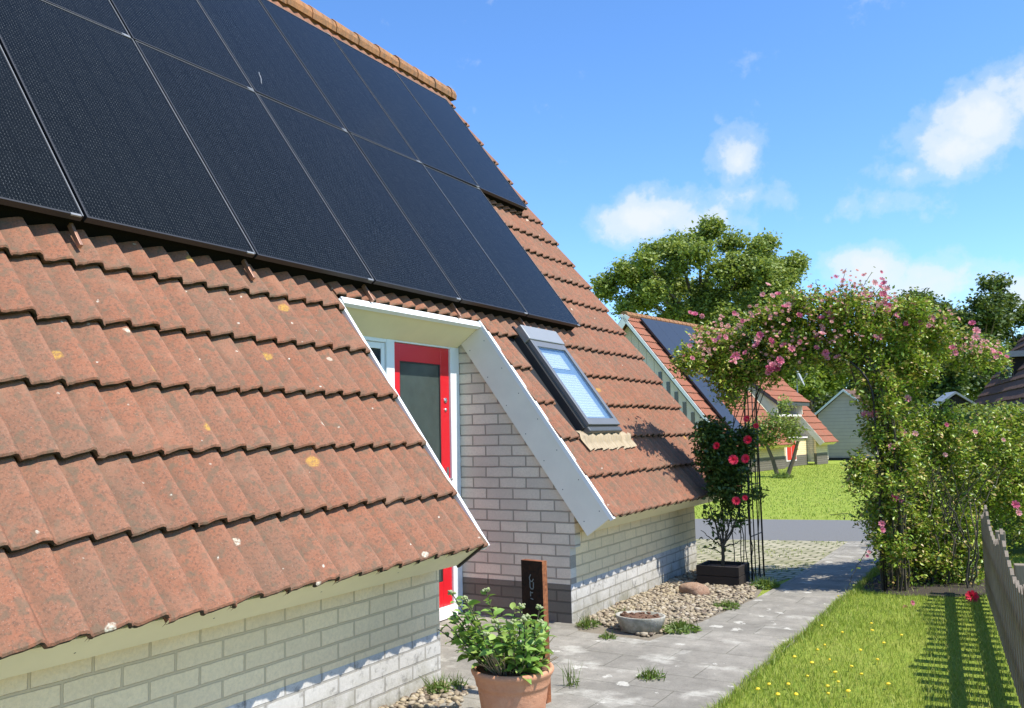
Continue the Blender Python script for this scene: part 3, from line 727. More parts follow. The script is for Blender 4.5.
mb=MB(); mb.box(XD-.006,XD+.012,d1-.075,d1-.045,1.02,1.24); mb.tube([(XD+.012,d1-.06,1.14),(XD+.05,d1-.06,1.14),(XD+.055,d1-.09,1.14),(XD+.055,d1-.18,1.14)],.009,8); build(mb,'handle',M['steel'],dr,smooth=False)
mb=MB(); mb.lathe([(.0,0),(.022,.0),(.022,.006),(.010,.012),(.0,.012)],(0,0,0),14)
lv=np.vstack(mb.v)
for zc in (1.80,1.72):
    W=np.stack([XD-.005+lv[:,2],d1-.06+lv[:,0]*(1 if zc>1.75 else .7),zc+lv[:,1]*(1 if zc>1.75 else .7)],1); meshobj('lock',W,mb.f,M['steel'],dr)
mb=MB(); mb.box(XD-.03,XD-.012,4.62,5.335,.10,FZ-.075); sw=build(mb,'window',M['winglass'],house)
mb=MB(); 
for (a,b,c,d) in ((4.622,4.665,.102,FZ-.077),(5.290,5.333,.102,FZ-.077)): mb.box(XD-.034,XD-.004,a,b,c,d)
mb.box(XD-.034,XD-.005,4.665,5.290,.102,.15); mb.box(XD-.034,XD-.005,4.665,5.290,FZ-.125,FZ-.077); build(mb,'frame',M['frame_white'],sw,bevel=.003)

# roof window
def rbox(mb,s0,s1,y0,y1,h0,h1,mi=0):
    mb.prism([RP(s0,y0,h0),RP(s1,y0,h0),RP(s1,y0,h1),RP(s0,y0,h1)],(0,y1-y0,0),mi)
a,b,s0,s1=6.90,7.575,.84,1.80
mb=MB(); rbox(mb,s0,s1,a-.0,b+.0,-.10,.045)
rw=build(mb,'roof_window',M['darkframe'],house,bevel=.004)
# hollow look: inner reveal, blind, pane, sash
mb=MB(); rbox(mb,s0+.004,s1,a,a+.055,.046,.082); rbox(mb,s0+.004,s1,b-.055,b,.046,.082); rbox(mb,s1-.07,s1-.001,a+.055,b-.055,.046,.080); rbox(mb,s0+.004,s0+.075,a+.055,b-.055,.046,.080)
build(mb,'sash',M['sash'],rw,bevel=.004)
mb=MB(); rbox(mb,s0+.076,s1-.071,a+.056,b-.056,.047,.050); build(mb,'reveal',M['winreveal'],rw)
mb=MB(); rbox(mb,s0+.10,s0+.60,a+.075,b-.16,.051,.055); rbox(mb,s0+.66,s1-.12,a+.075,b-.19,.051,.055); build(mb,'blind',M['blind'],rw)
mb=MB(); rbox(mb,s0+.0755,s1-.0705,a+.0555,b-.0555,.066,.072); build(mb,'pane',M['clear'],rw)
mb=MB(); rbox(mb,s1+.002,s1+.17,a-.015,b+.015,-.03,.092); build(mb,'hood',M['hood'],rw,bevel=.008)
mb=MB(); rbox(mb,s0-.055,s0-.002,a-.012,b+.012,-.02,.062); build(mb,'apron',M['darkframe'],rw,bevel=.01)
mb=MB(); rbox(mb,s0-.05,s1+.2,SKY0+.02,a-.003,-.05,-.036); rbox(mb,s0-.0,s1+.2,a-.035,a-.003,-.036,.03); build(mb,'gutter',M['black'],rw)
mb=MB(); rbox(mb,s0-.05,s1+.2,b+.003,SKY1-.012,-.05,-.036); rbox(mb,s0,s1+.2,b+.003,b+.035,-.036,.03); build(mb,'gutter',M['black'],rw)
# pleated lead skirt dressed over the tiles below the window
V=[];F=[]; ny,ns=120,5
for j in range(ny+1):
    yy=SKY0+.02+(SKY1+.10-SKY0-.02)*j/ny
    wv=float(wave((yy-1.64)/WAVE))*.043
    edge=.63+.006*sin(yy*23)+.003*sin(yy*51)
    for i in range(ns+1):
        t=i/ns; s=edge+(.84-edge)*t
        kcs=int(s//COURSE); hh=wv+.040*(1-(s-kcs*COURSE)/COURSE)-.045+.018
        if s>.84-.05: hh=max(hh,-.0)
        hh=hh*(1-t**3)+(-.005)*t**3+.004*sin(yy*150)*(t<.9)
        V.append(RP(s,yy,hh))
for j in range(ny):
    for i in range(ns): q=j*(ns+1)+i; F.append((q,q+ns+1,q+ns+2,q+1))
meshobj('flashing',V,F,M['lead'],rw,smooth=True)

# ================================================================== SOLAR PANELS ON RAILS
STREAK=[(5.142,4.527),(5.069,4.336)]
PB=[1.52+1.125*i for i in range(8)]
PW,PL_=1.105,2.035
def panel(name,y0,s0,label):
    e=bpy.data.objects.new(name,None); COL.objects.link(e); e.empty_display_size=.2
    o=RP(s0,y0,.085)
    # panel frame: x along eave (+Y world), y up the slope, z outward
    ex=Vector((0,1,0)); ey=Vector((-CA,0,SA)); ez=Vector((SA,0,CA))
    mw=Matrix(((ex.x,ey.x,-ez.x,o[0]),(ex.y,ey.y,-ez.y,o[1]),(ex.z,ey.z,-ez.z,o[2]),(0,0,0,1)))
    # right handed: flip so that z is outward
    ex=-ex; mw=Matrix(((ex.x,ey.x,ez.x,o[0]),(ex.y,ey.y,ez.y,o[1]),(ex.z,ey.z,ez.z,o[2]),(0,0,0,1)))
    tl=Matrix.Rotation(random.uniform(-.0025,.0025),4,'X')@Matrix.Rotation(random.uniform(-.003,.003),4,'Y')
    e.matrix_world=mw@tl; ORI[e.name]=np.zeros(3)
    tag(e,label,'solar panel','black solar panels on the near roof')
    x0,x1=-PW,0.0
    mb=MB(); fwd=.011
    mb.box(x0,x0+fwd,0,PL_,0,.035); mb.box(x1-fwd,x1,0,PL_,0,.035); mb.box(x0+fwd,x1-fwd,0,fwd,0,.0348); mb.box(x0+fwd,x1-fwd,PL_-fwd,PL_,0,.0348)
    build(mb,'frame',M['black'],e)
    mb=MB(); mb.box(x0+.0005,x0+.0055,.002,PL_-.002,.0352,.0362); mb.box(x0+.0055,x1,PL_-.0055,PL_-.002,.0350,.0358); build(mb,'rim',M['rim'],e)  # pale strips: light caught on the frame edges, put in as colour
    mb=MB(); mb.box(x0+fwd,x1-fwd,fwd,PL_-fwd,.020,.0325); build(mb,'cells',M['cells'],e)
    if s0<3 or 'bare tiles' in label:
        mb=MB(); mb.box(x0-.012,x1+.012,.03,.036,-.115,-.002); build(mb,'gap_shade_strip',M['gapshade'],e)  # added black strip standing for the dark shade under the panel
    if 'streak' in label:
        mb=MB(); P_=[(STREAK[0][0]-y0,STREAK[0][1]-s0),(STREAK[1][0]-y0,STREAK[1][1]-s0)]
        pts=[(-(P_[0][0]*(1-t)+P_[1][0]*t)+.004*sin(9*t),P_[0][1]*(1-t)+P_[1][1]*t,.0335) for t in np.linspace(0,1,9)]
        mb.tube(pts,[.002,.005,.004,.006,.004,.005,.003,.004,.001],5); build(mb,'streak',M['rim2'],e)
    for sx in (x0+.015,):
        for sy in (.0,PL_):
            mb=MB(); mb.box(sx,sx+.055,sy-.007,sy+.007,.030,.0385); build(mb,'clamp',M['rim2'],e)
    return e
low=['lower row solar panel at the left edge of the roof, cut by the photo edge','lower row solar panel above the left tile field, second from the left','lower row solar panel above the left edge of the door recess','lower row solar panel straight above the red door','lower row solar panel above the right edge of the door recess','lower row solar panel right above the roof window, the rightmost']
up=['upper row solar panel in the top left corner of the photo, leftmost','upper row solar panel second from the left below the ridge','upper row solar panel third from the left, with a pale streak on its glass','upper row solar panel fourth from the left below the ridge','upper row solar panel second from the right end of the ridge','upper row solar panel at the right end, overhanging bare tiles']
for i in range(6): panel('solar_panel',PB[i]+.01,2.105,low[i])
for i in range(6): panel('solar_panel',PB[i+1]+.01,4.165,up[i])
def at_rail(i,y): 
    mb=MB(); rbox(mb,1.985,6.15 if i>0 else 4.0,y-.009,y+.009,.012,.040)
    return build(mb,'mounting_rail',M['rail'],None,bevel=.002)
raill=['reddish mounting rail end under the leftmost panel joint','reddish mounting rail end under the second panel joint, over the left tiles','reddish mounting rail end just left above the door recess','reddish mounting rail end above the middle of the door recess','reddish mounting rail end beside the roof window hood']
for i in range(1,6):
    tag(at_rail(i,PB[i]-.02),raill[i-1],'mounting rail','rails under the solar panels')

# ================================================================== SUN SIDE OF THE PATH: pot, sign, bowl, boulder, planter
PC=np.array([-2.345,3.985,0.012])
mb=MB(); mb.lathe([(.0,.0),(.145,.0),(.150,.012),(.178,.20),(.182,.222),(.188,.226),(.189,.236),(.196,.262),(.200,.272),(.209,.285),(.213,.297),(.209,.308),(.200,.312),(.190,.306),(.182,.285),(.0,.283)],(0,0,0),56)
V=np.vstack(mb.v)+PC
pot=empty('plant_pot',tuple(PC)); tag(pot,'round terracotta plant pot with a rolled rim in the foreground','plant pot')
meshobj('pot_body',V,mb.f,M['terracotta'],pot,smooth=True)
mb=MB(); mb.lathe([(.0,.0),(.183,.0),(.183,.006),(.1,.014),(.0,.016)],(PC[0],PC[1],PC[2]+.284),28); build(mb,'soil',M['soil'],pot,smooth=True)
# the plant in the pot
pp=PC+np.array([0,0,.29]); plant=empty('potted_plant',tuple(pp)); tag(plant,'leafy green stonecrop with pale bud heads growing in the terracotta pot','plant')
st=MB(); lv=[]; lf=[]; nL=0; budV=[];budF=[];nB=0
pr=np.random.default_rng(5)
ico=None
def ico_mesh():
    import bmesh
    bm=bmesh.new(); bmesh.ops.create_icosphere(bm,subdivisions=1,radius=1); v=np.array([q.co[:] for q in bm.verts]); f=np.array([[w_.index for w_ in q.verts] for q in bm.faces]); bm.free(); return v,f
IV,IF=ico_mesh()
def big_leaf(base,d,n,L,W):
    d=d/np.linalg.norm(d); n=n-d*(n@d); n/=np.linalg.norm(n); s=np.cross(n,d)
    pts=[]
    for (t,w,z) in ((0,.10,0),(.25,.75,.03),(.5,1.,.0),(.78,.68,-.08),(1,.04,-.22)):
        for sg in (-1,0,1):
            pts.append(base+d*L*t+s*sg*W*.5*w+n*(L*z+(.16*W*abs(sg)*w)))
    F=[]
    for q in range(4):
        for p in (0,1): F.append((q*3+p,q*3+p+1,(q+1)*3+p+1,(q+1)*3+p))
    return pts,F
n_st=40
for i in range(n_st):
    ang=pr.uniform(0,2*pi); rad=.15*sqrt(pr.random()); lean=pr.uniform(.05,.16)*(.4+rad/.15)
    tall=pr.random()<.45; Ht=pr.uniform(.27,.39)*(1.05-.25*(cos(ang)+1)/2) if tall else pr.uniform(.15,.29)
    # a clump higher on the left and towards the right back
    b0=pp+np.array([rad*cos(ang),rad*sin(ang),-.01]); tip=b0+np.array([cos(ang)*lean-.075,sin(ang)*lean*.9-.03,Ht])
    P=[b0*(1-t)+tip*t+np.array([cos(ang),sin(ang),0])*lean*.25*sin(pi*t)*-.5 for t in np.linspace(0,1,6)]
    st.tube(P,np.linspace(.0045,.0025,6),5)
    nl=int(6+Ht*32)
    for k in range(nl):
        t=.18+.82*k/nl; p=np.array(P[0])*(1-t)+np.array(P[-1])*t; a2=k*2.4+pr.uniform(-.4,.4)
        d=np.array([cos(a2),sin(a2),pr.uniform(.1,.9)-.3*(1-t)]); L=pr.uniform(.058,.10)*(1.15-.5*t); 
        pts,F=big_leaf(p,d,np.array([0,0,1.])+pr.normal(size=3)*.45,L,L*.56)
        lv+=pts; lf+=[tuple(q+nL for q in f) for f in F]; nL+=15
    if tall:
        for k in range(pr.integers(8,15)):
            p=tip+np.array([np.clip(pr.normal(),-1.2,1.2)*.011,np.clip(pr.normal(),-1.2,1.2)*.011,pr.uniform(-.003,.012)]); r_=pr.uniform(.006,.0095)
            budV.append(IV*r_+p); budF.append(IF+nB); nB+=len(IV)
        meshobj('bud_cluster',np.vstack(budV),np.vstack(budF),M['bud'],plant,smooth=True); budV=[];budF=[];nB=0
for i in range(34):   # dry stalks from last year leaning out over the right rim
    ang=pr.uniform(-2.4,.6); b0=pp+np.array([.12*cos(ang)*pr.random(),.12*sin(ang),0]); tip=b0+np.array([cos(ang)*.10+.03,sin(ang)*.10-.02,pr.uniform(.06,.17)])
    st.tube([b0,(b0+tip)/2+pr.normal(size=3)*.008,tip],[.0032,.0026,.0016],4,1)
build(st,'stem',[M['cane'],M['drystem']],plant)
meshobj('foliage',lv,lf,M['potleaf'],plant,smooth=True)
# rusty steel name post, leaning very slightly
sp=np.array([-2.462,4.46,.0]); sign=empty('sign_post',tuple(sp)); tag(sign,'flat rusty steel post with small pale characters behind the terracotta pot','sign post')
mb=MB(); th=radians(-8)
ux=np.array([cos(th),sin(th),0]); uy=np.array([-sin(th),cos(th),0]); up_=np.array([-.010,0.0,1.])
def sgn(x,y,z): return sp+ux*x+uy*y+up_*z
def sbox(mb,x0,x1,y0,y1,z0,z1,mi=0):
    V=[sgn(x,y,z) for z in (z0,z1) for (x,y) in ((x0,y0),(x1,y0),(x1,y1),(x0,y1))]
    mb.add(V,[(0,3,2,1),(4,5,6,7),(0,1,5,4),(1,2,6,5),(2,3,7,6),(3,0,4,7)],mi)
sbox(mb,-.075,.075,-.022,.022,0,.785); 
so_=build(mb,'post',[M['corten'],M['shaderust']],sign)
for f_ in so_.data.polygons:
    if abs(f_.normal.y)>.9: f_.material_index=1  # shaded tone painted on the broad faces, brighter rust left on the edges
mb=MB()
def stroke(pts,w=.0052):
    for (p,q) in zip(pts[:-1],pts[1:]):
        p=np.array(p);q=np.array(q); d=(q-p)/np.linalg.norm(q-p); n=np.array([-d[1],d[0]])*w/2
        c=[p-n-d*w*.3,q-n+d*w*.3,q+n+d*w*.3,p+n-d*w*.3]
        V=[sgn(x,-.0225,z) for x,z in c]+[sgn(x,-.0245,z) for x,z in c]
        mb.add(V,[(4,5,6,7),(0,1,5,4),(1,2,6,5),(2,3,7,6),(3,0,4,7)])
# small characters reading down the post: a tall L-like tick, a u, and a short n
zc=.735; stroke([(-.008,zc-.028),(-.017,zc-.045),(-.014,zc-.062),(.002,zc-.066),(.010,zc-.052)])
zc=.668; stroke([(-.014,zc),(-.014,zc-.030),(-.006,zc-.040),(.006,zc-.040),(.010,zc-.030),(.010,zc-.004)])
zc=.612; stroke([(-.012,zc),(-.012,zc-.024)]); stroke([(-.012,zc-.006),(.004,zc-.004)])
zc=.575; stroke([(-.010,zc),(.004,zc-.004)])
build(mb,'lettering',M['rim'],sign)
# concrete bowl with soil
bc=np.array([-2.60,6.33,.004]); bowl=empty('planter_bowl',tuple(bc)); tag(bowl,'low weathered concrete bowl filled with soil standing on the gravel','planter bowl')
mb=MB(); mb.lathe([(.0,.0),(.125,.0),(.15,.01),(.186,.095),(.194,.118),(.192,.124),(.178,.124),(.172,.105),(.0,.10)],bc,40,0,1,.78); build(mb,'bowl_body',M['concrete'],bowl,smooth=True)
V=[];F=[];n=0
mb=MB(); mb.lathe([(.0,.0),(.172,.0),(.172,.006),(.09,.02),(.0,.024)],bc+np.array([0,0,.098]),30,0,1,.78,jit=.05)
for i in range(110):
    a_=random.uniform(0,6.28); q=.155*sqrt(random.random()); mb.add(IV*np.array([1.3,1,.7])*random.uniform(.006,.015)+bc+np.array([q*cos(a_),q*.78*sin(a_),.112+random.uniform(-.004,.012)]),IF)
build(mb,'soil',M['soil'],bowl,smooth=False)
# boulder
import bmesh
from mathutils import noise as mnoise
bm=bmesh.new(); bmesh.ops.create_icosphere(bm,subdivisions=4,radius=1)
for v in bm.verts:
    d=v.co.copy(); q=1+.22*mnoise.noise(d*1.3+Vector((3,1,2)))+.06*mnoise.noise(d*4)+.02*mnoise.noise(d*13)
    v.co=Vector((d.x*.128*q,d.y*.11*q,max(-.04,d.z*.082*q)))
V=np.array([v.co[:] for v in bm.verts])+np.array([-2.715,7.93,.04]); F=[tuple(w_.index for w_ in f.verts) for f in bm.faces]; bm.free()
tag(meshobj('boulder',V,F,M['granite'],None,smooth=True),'rounded reddish granite boulder lying on the gravel by the planter box','boulder')
# dark timber planter box
px0,px1,py0,py1=-2.86,-2.44,8.42,8.80
pb=empty('planter_box',(-2.65,8.6,.0)); tag(pb,'dark square timber planter box at the corner of the house','planter box')
mb=MB(); 
for z in (.01,.105):
    mb.box(px0,px1,py0,py0+.03,z,z+.09); mb.box(px0,px1,py1-.03,py1,z,z+.09); mb.box(px0,px0+.03,py0+.031,py1-.031,z,z+.09); mb.box(px1-.03,px1,py0+.031,py1-.031,z,z+.09)
build(mb,'box_side',M['planter'],pb,bevel=.003)
mb=MB(); mb.box(px0+.031,px1-.031,py0+.031,py1-.031,.01,.165); build(mb,'soil',M['soil'],pb)

# ---------------------------------------------------------------- gravel, weeds, grass
def in_poly(P,poly):
    x,y=P[:,0],P[:,1]; ins=np.zeros(len(P),bool); n=len(poly)
    for i in range(n):
        x1,y1=poly[i]; x2,y2=poly[(i+1)%n]
        c=((y1>y)!=(y2>y))&(x<(x2-x1)*(y-y1)/(y2-y1+1e-12)+x1); ins^=c
    return ins
def scatter(poly,n,r=rng):
    P=np.array(poly); lo,hi=P.min(0),P.max(0); out=np.zeros((0,2))
    while len(out)<n:
        q=lo+(hi-lo)*r.random((n*2,2)); out=np.vstack([out,q[in_poly(q,poly)]])
    return out[:n]
gb=[(-3.16,6.55),(-2.86,6.34),(-2.48,6.16),(-2.33,6.75),(-2.19,7.92),(-2.3,8.5),(-2.42,9.2),(-3.16,9.5)]
P=np.vstack([scatter(gb,4600),scatter([(-3.17,2.0),(-2.97,2.0),(-2.80,4.2),(-2.92,4.5),(-3.17,4.52)],900)]); n=len(P)
rad=rng.uniform(.008,.024,n)
Q=IV[None]*rad[:,None,None]*np.stack([rng.uniform(.8,1.5,n),rng.uniform(.8,1.3,n),rng.uniform(.5,.85,n)],1)[:,None,:]*(1+.12*rng.normal(size=(n,len(IV),1)))
ang=rng.uniform(0,6.28,n); c_,s_=np.cos(ang),np.sin(ang)
Q=np.stack([Q[...,0]*c_[:,None]-Q[...,1]*s_[:,None],Q[...,0]*s_[:,None]+Q[...,1]*c_[:,None],Q[...,2]],-1)
Q+=np.stack([P[:,0],P[:,1],.006+rng.uniform(.0,.016,n)],1)[:,None,:]
F=(IF[None]+np.arange(n)[:,None,None]*len(IV)).reshape(-1,3)
g=meshobj('gravel',Q.reshape(-1,3),F,M['pebble'],None,smooth=True); g['kind']='stuff'; g['label']='pale rounded gravel along the foot of the house wall'

def blades(P,h,wd,lean=.5,r=rng):
    n=len(P); H=h*(.5+r.random(n)); a=r.uniform(0,6.28,n); la=r.uniform(0,6.28,n); le=lean*r.random(n)*H
    w_=wd*(.6+.8*r.random(n)); sx,sy=np.cos(a)*w_/2,np.sin(a)*w_/2; lx,ly=np.cos(la)*le,np.sin(la)*le
    z=P[:,2] if P.shape[1]>2 else np.zeros(n)
    V=np.empty((n,5,3))
    V[:,0]=np.stack([P[:,0]-sx,P[:,1]-sy,z],1); V[:,1]=np.stack([P[:,0]+sx,P[:,1]+sy,z],1)
    V[:,2]=np.stack([P[:,0]+sx*.8+lx*.4,P[:,1]+sy*.8+ly*.4,z+H*.6],1); V[:,3]=np.stack([P[:,0]-sx*.8+lx*.4,P[:,1]-sy*.8+ly*.4,z+H*.6],1)
    V[:,4]=np.stack([P[:,0]+lx,P[:,1]+ly,z+H],1)
    i=np.arange(n)[:,None]*5
    F=np.concatenate([i+np.array([[0,1,2]]),i+np.array([[0,2,3]]),i+np.array([[3,2,4]])],1).reshape(-1,3)
    return V.reshape(-1,3),F
lawn_near=[(-1.53,4.3),(-1.51,6.6),(-1.47,8.5),(-1.44,10.1),(-1.62,12.3),(1.2,12.9),(2.0,12.8),(1.2,4.3)]
P=scatter(lawn_near,165000)
def soft(x,y,f): return .5+.25*(np.sin(x*f+1.3*np.sin(y*f*.7))+np.sin(y*f*1.13+1.1*np.sin(x*f*.9)+2))
keep=rng.random(len(P))<(.42+.75*soft(P[:,0],P[:,1],3.1)*soft(P[:,0],P[:,1],7.7)**.5)
keep&=~(in_poly(P,BED)&(rng.random(len(P))<.93)); P=P[keep]; V,F=blades(P,.028,.0034,.9)
te=rng.random(5200)*8.6+3.6; ex=np.interp(te,[3.6,4.8,6.6,8.5,10.1,12.2],[-1.55,-1.53,-1.50,-1.46,-1.43,-1.60])+np.abs(rng.normal(size=5200))*.03-.018+.018*np.sin(te*5.3)*np.sin(te*1.7)
Ve,Fe=blades(np.stack([ex,te,np.full(5200,.004)],1),.042,.0042,1.2); F=np.vstack([F,Fe+len(V)]); V=np.vstack([V,Ve])
g=meshobj('grass',V,F,M['blade'],None,org=(0,0,0)); g['kind']='stuff'; g['label']='short mown lawn grass beside the path'
q=[road_pt(-9,2.9),road_pt(6,2.9),(1.5,38),(-10,38)]
P=scatter(q,60000); V,F=blades(P,.030,.012,.9)
g=meshobj('grass',V,F,M['blade'],None,org=(0,0,0)); g['kind']='stuff'; g['label']='mown lawn across the road in front of the far house'
P=np.vstack([scatter([(-2.34,8.62),(-2.12,9.3),(-2.12,12.25),(-5.5,11.5),(-5.5,9.9),(-3.2,9.4)],2600)]); P=P[(np.sin(P[:,0]*7.1+2*np.sin(P[:,1]*3))+np.sin(P[:,1]*5.3))>.2]
V,F=blades(P,.030,.006,.8); g=meshobj('grass',V,F,M['blade'],None,org=(0,0,0)); g['kind']='stuff'; g['label']='sparse grass growing in the joints of the driveway'

def weed(x,y,rad,h,n,label,z=.012,r=rng):
    a=r.uniform(0,6.28,n); d=rad*np.sqrt(r.random(n)); C=np.stack([x+d*np.cos(a),y+d*np.sin(a),z+h*r.random(n)*(1-d/rad*.6)],1)
    D=np.stack([np.cos(a),np.sin(a),np.full(n,.5)],1)
    V1,F1=leaf_mesh(C,.4*rad*(.5+.6*r.random(n))+.006,.6,dirs=D,aspect=.4,r=r)
    B=np.stack([x+r.normal(size=n)*rad*.35,y+r.normal(size=n)*rad*.35,np.full(n,z)],1); V2,F2=blades(B,h*1.1,.005,.9,r)
    o=meshobj('weed',np.vstack([V1,V2]),np.vstack([F1,F2+len(V1)]),M['weed'],None,org=(x,y,z)); tag(o,label,'weed','weeds in the paving'); return o
def g0(x,y): # ground point seen at pixel
    d=fw+rr*(x-512)/F_PX+uu*(354-y)/F_PX; t=-CAM_H/d[2]; return CAM+d*t
for (x,y,rd,h,n,lb) in ((651,680,.085,.05,70,'small flat weed tuft alone on the middle of the path'),(680,632,.15,.06,150,'spreading green weeds at the gravel edge right of the concrete bowl'),
   (728,609,.12,.05,90,'low weeds on the gravel edge nearest the arch'),(588,628,.10,.06,80,'weed tuft at the foot of the white brick corner'),(608,640,.07,.04,50,'flat weeds left of the concrete bowl on the paving edge'),
   (624,620,.09,.07,60,'weeds behind the concrete bowl against the gravel'),(437,694,.08,.07,80,'upright weed against the left wall corner beside the pot'),(456,690,.07,.06,50,'weed clump between the left wall corner and the pot'),
   (572,688,.06,.11,20,'thin pale weed growing beside the rusty post'),(765,588,.14,.07,150,'grass tuft at the foot of the rose arch left leg'),(607,520+120,.03,.03,14,'tiny weed sprig on the path by the gravel')):
    p=g0(x,y); weed(p[0],p[1],rd,h,n,lb)
# small sprout in front of the pot
p=g0(527,726); weed(p[0]-.02,p[1]+.05,.06,.20,46,'leafy sprout standing right in front of the terracotta pot')
# dandelions
dm=MB(); dm.lathe([(.0,.0),(.012,.002),(.016,.007),(.010,.012),(.0,.013)],(0,0,0),9); dV=np.vstack(dm.v)
dme=bpy.data.meshes.new('dandelion'); dme.from_pydata((dV+np.array([0,0,.028])).tolist()+[(-.001,0,0),(.001,0,0),(.001,0,.029),(-.001,0,.029)],[],dm.f+[tuple(len(dV)+i for i in range(4))]); dme.materials.append(M['yellow']); dme.update()
def dand(p,s):
    o=bpy.data.objects.new('dandelion',dme); COL.objects.link(o); o.location=(p[0],p[1],0); o.scale=(s,s,1); o.rotation_euler=(random.uniform(-.2,.2),random.uniform(-.2,.2),random.uniform(0,6))
    tag(o,'small yellow dandelion flower in the near lawn','flower','yellow flowers scattered over the lawn')
dr_=np.random.default_rng(3)
for (x,y) in [(835,600),(871,628),(843,637),(829,650),(832,665),(860,655),(852,672),(838,678),(862,680),(837,688),(849,697),(828,700),(829,692),(869,635),(885,648),(790,690),(806,682),(818,655),(800,700),(780,700),(770,690),(823,630),(812,668),(887,690),(877,665),(795,662),(758,695),(902,640),(1012,560),(1018,575),(1010,548)]:
    dand(g0(x+dr_.normal()*1.5,y),.5+.4*dr_.random())

# ================================================================== ROSE ARCH, ROSES
ac=np.array([-1.80,8.95,0.]); arch=empty('rose_arch',tuple(ac)); tag(arch,'slim black metal rose arch spanning the path, mostly overgrown','rose arch')
ax0,ax1=-2.40,-1.20
def hoop(y):
    P=[(ax0,y,0),(ax0,y,.9),(ax0,y,1.75)]
    for t in np.linspace(pi,0,17)[1:-1]: P.append(((ax0+ax1)/2+(ax1-ax0)/2*cos(t),y,1.75+.50*sin(t)))
    return P+[(ax1,y,1.75),(ax1,y,.9),(ax1,y,0)]
for y in (8.73,9.17):
    mb=MB(); mb.tube(hoop(y),.009,8); build(mb,'hoop',M['ironblack'],arch,smooth=True)
for x in (ax0,ax1):
    for y in (8.86,9.02):
        mb=MB(); mb.tube([(x,y,0),(x,y,1.2),(x,y,2.0)],.006,6); build(mb,'upright_bar',M['ironblack'],arch,smooth=True)
    for z in (.45,.95,1.45,1.9):
        mb=MB(); mb.tube([(x,8.73,z),(x,9.17,z)],.005,6); build(mb,'rung',M['ironblack'],arch)
hp=hoop(0)
for k in (5,8,11,14):
    mb=MB(); mb.tube([(hp[k][0],8.73,hp[k][2]),(hp[k][0],9.17,hp[k][2])],.005,6); build(mb,'rung',M['ironblack'],arch)

def cl(x,y,d,rx,ry,rd,w=1.):
    c=at(x,y,d); k=d/F_PX; return (c,(rx*k,rd,ry*k),w)
# climbing pink rose over the arch
base=np.array([-2.42,9.0,0]); rose=empty('climbing_rose',tuple(base)); tag(rose,'pink climbing rose arching over the path on the metal arch','rose','garden roses')
CL=[cl(725,352,8.7,24,24,.25,1.2),cl(752,338,8.7,30,24,.30,1.6),cl(785,330,8.6,34,26,.32,1.9),cl(820,322,8.5,36,30,.34,2.2),cl(855,318,8.4,34,30,.34,2.2),cl(890,325,8.5,36,30,.34,2.2),cl(925,335,8.8,36,26,.32,1.7),cl(962,350,9.0,34,20,.28,1.1),cl(995,362,9.2,20,12,.2,.35),
    cl(740,372,8.7,22,12,.25,.7),cl(765,368,8.6,22,14,.25,.8),cl(800,348,8.5,30,18,.3,1.1),cl(838,350,8.5,30,20,.3,1.1),cl(870,362,8.4,28,26,.3,1.5),cl(905,372,8.5,30,24,.3,1.3),cl(731,398,8.7,9,12,.14,.12),
    cl(706,338,8.6,16,14,.15,.35),cl(700,356,8.5,14,10,.15,.2),cl(815,300,8.5,30,14,.2,.6),cl(862,298,8.5,30,12,.2,.6),cl(780,312,8.5,20,10,.2,.45),cl(908,308,8.6,20,10,.2,.35),cl(688,365,8.4,10,8,.1,.1),cl(722,380,8.6,7,14,.1,.1),
    # right leg of the arch
    cl(880,405,8.3,22,34,.28,1.5),cl(890,450,8.2,24,34,.28,1.4),cl(893,495,8.15,22,34,.26,1.2),cl(890,540,8.1,18,30,.25,.8),cl(868,430,8.2,12,18,.16,.35),cl(866,480,8.1,12,20,.16,.35)]
def broken(CC,k,seed,lo=.07,hi=.16):
    # small leafy tufts standing out of the big masses, with gaps between them
    r=np.random.default_rng(seed); P,_=clump_points(CC,k,.28,r); W=sum(c[2] for c in CC)
    return [(c[0],c[1],c[2]*.32) for c in CC]+[(p,(q:=r.uniform(lo,hi)),W*.68/k*(q/.12)**2) for p in P]
V,F=sprig_leaves(broken(CL,190,5),9200,6,.041,.12,up=.45,shell=.55)
meshobj('foliage',V,F,M['roseleaf'],rose)
mb=MB(); cr=np.random.default_rng(21)
def cane(P,r0_,r1_,wob=.02,mbx=None):
    P=np.array(P,float); t=np.linspace(0,len(P)-1,len(P)*4); Q=np.stack([np.interp(t,np.arange(len(P)),P[:,i]) for i in range(3)],1)
    Q+=cr.normal(size=Q.shape)*wob*.5; (mbx or mb).tube(Q,np.linspace(r0_,r1_,len(Q)),5)
for i in range(6):
    x=-2.55+cr.uniform(-.13,.16); y=8.95+cr.uniform(-.2,.22)
    x2=-2.5+cr.uniform(-.15,.15); 
    cane([(x,y,0),(x+cr.uniform(-.05,.05),y,.7),(x2,y+cr.uniform(-.1,.1),1.45),(x2+cr.uniform(0,.25),9+cr.uniform(-.2,.2),2.05),(-1.9+cr.uniform(-.3,.3),9+cr.uniform(-.2,.2),2.45)],.0055,.004)
for i in range(16):
    x=-1.18+cr.uniform(-.1,.15); y=8.95+cr.uniform(-.15,.2)
    cane([(x,y,0),(x+cr.uniform(-.06,.06),y,.7),(x,y,1.5),(x-.15,y,2.1),(-1.7+cr.uniform(-.2,.2),9,2.45)],.012,.005)
shoots=[]
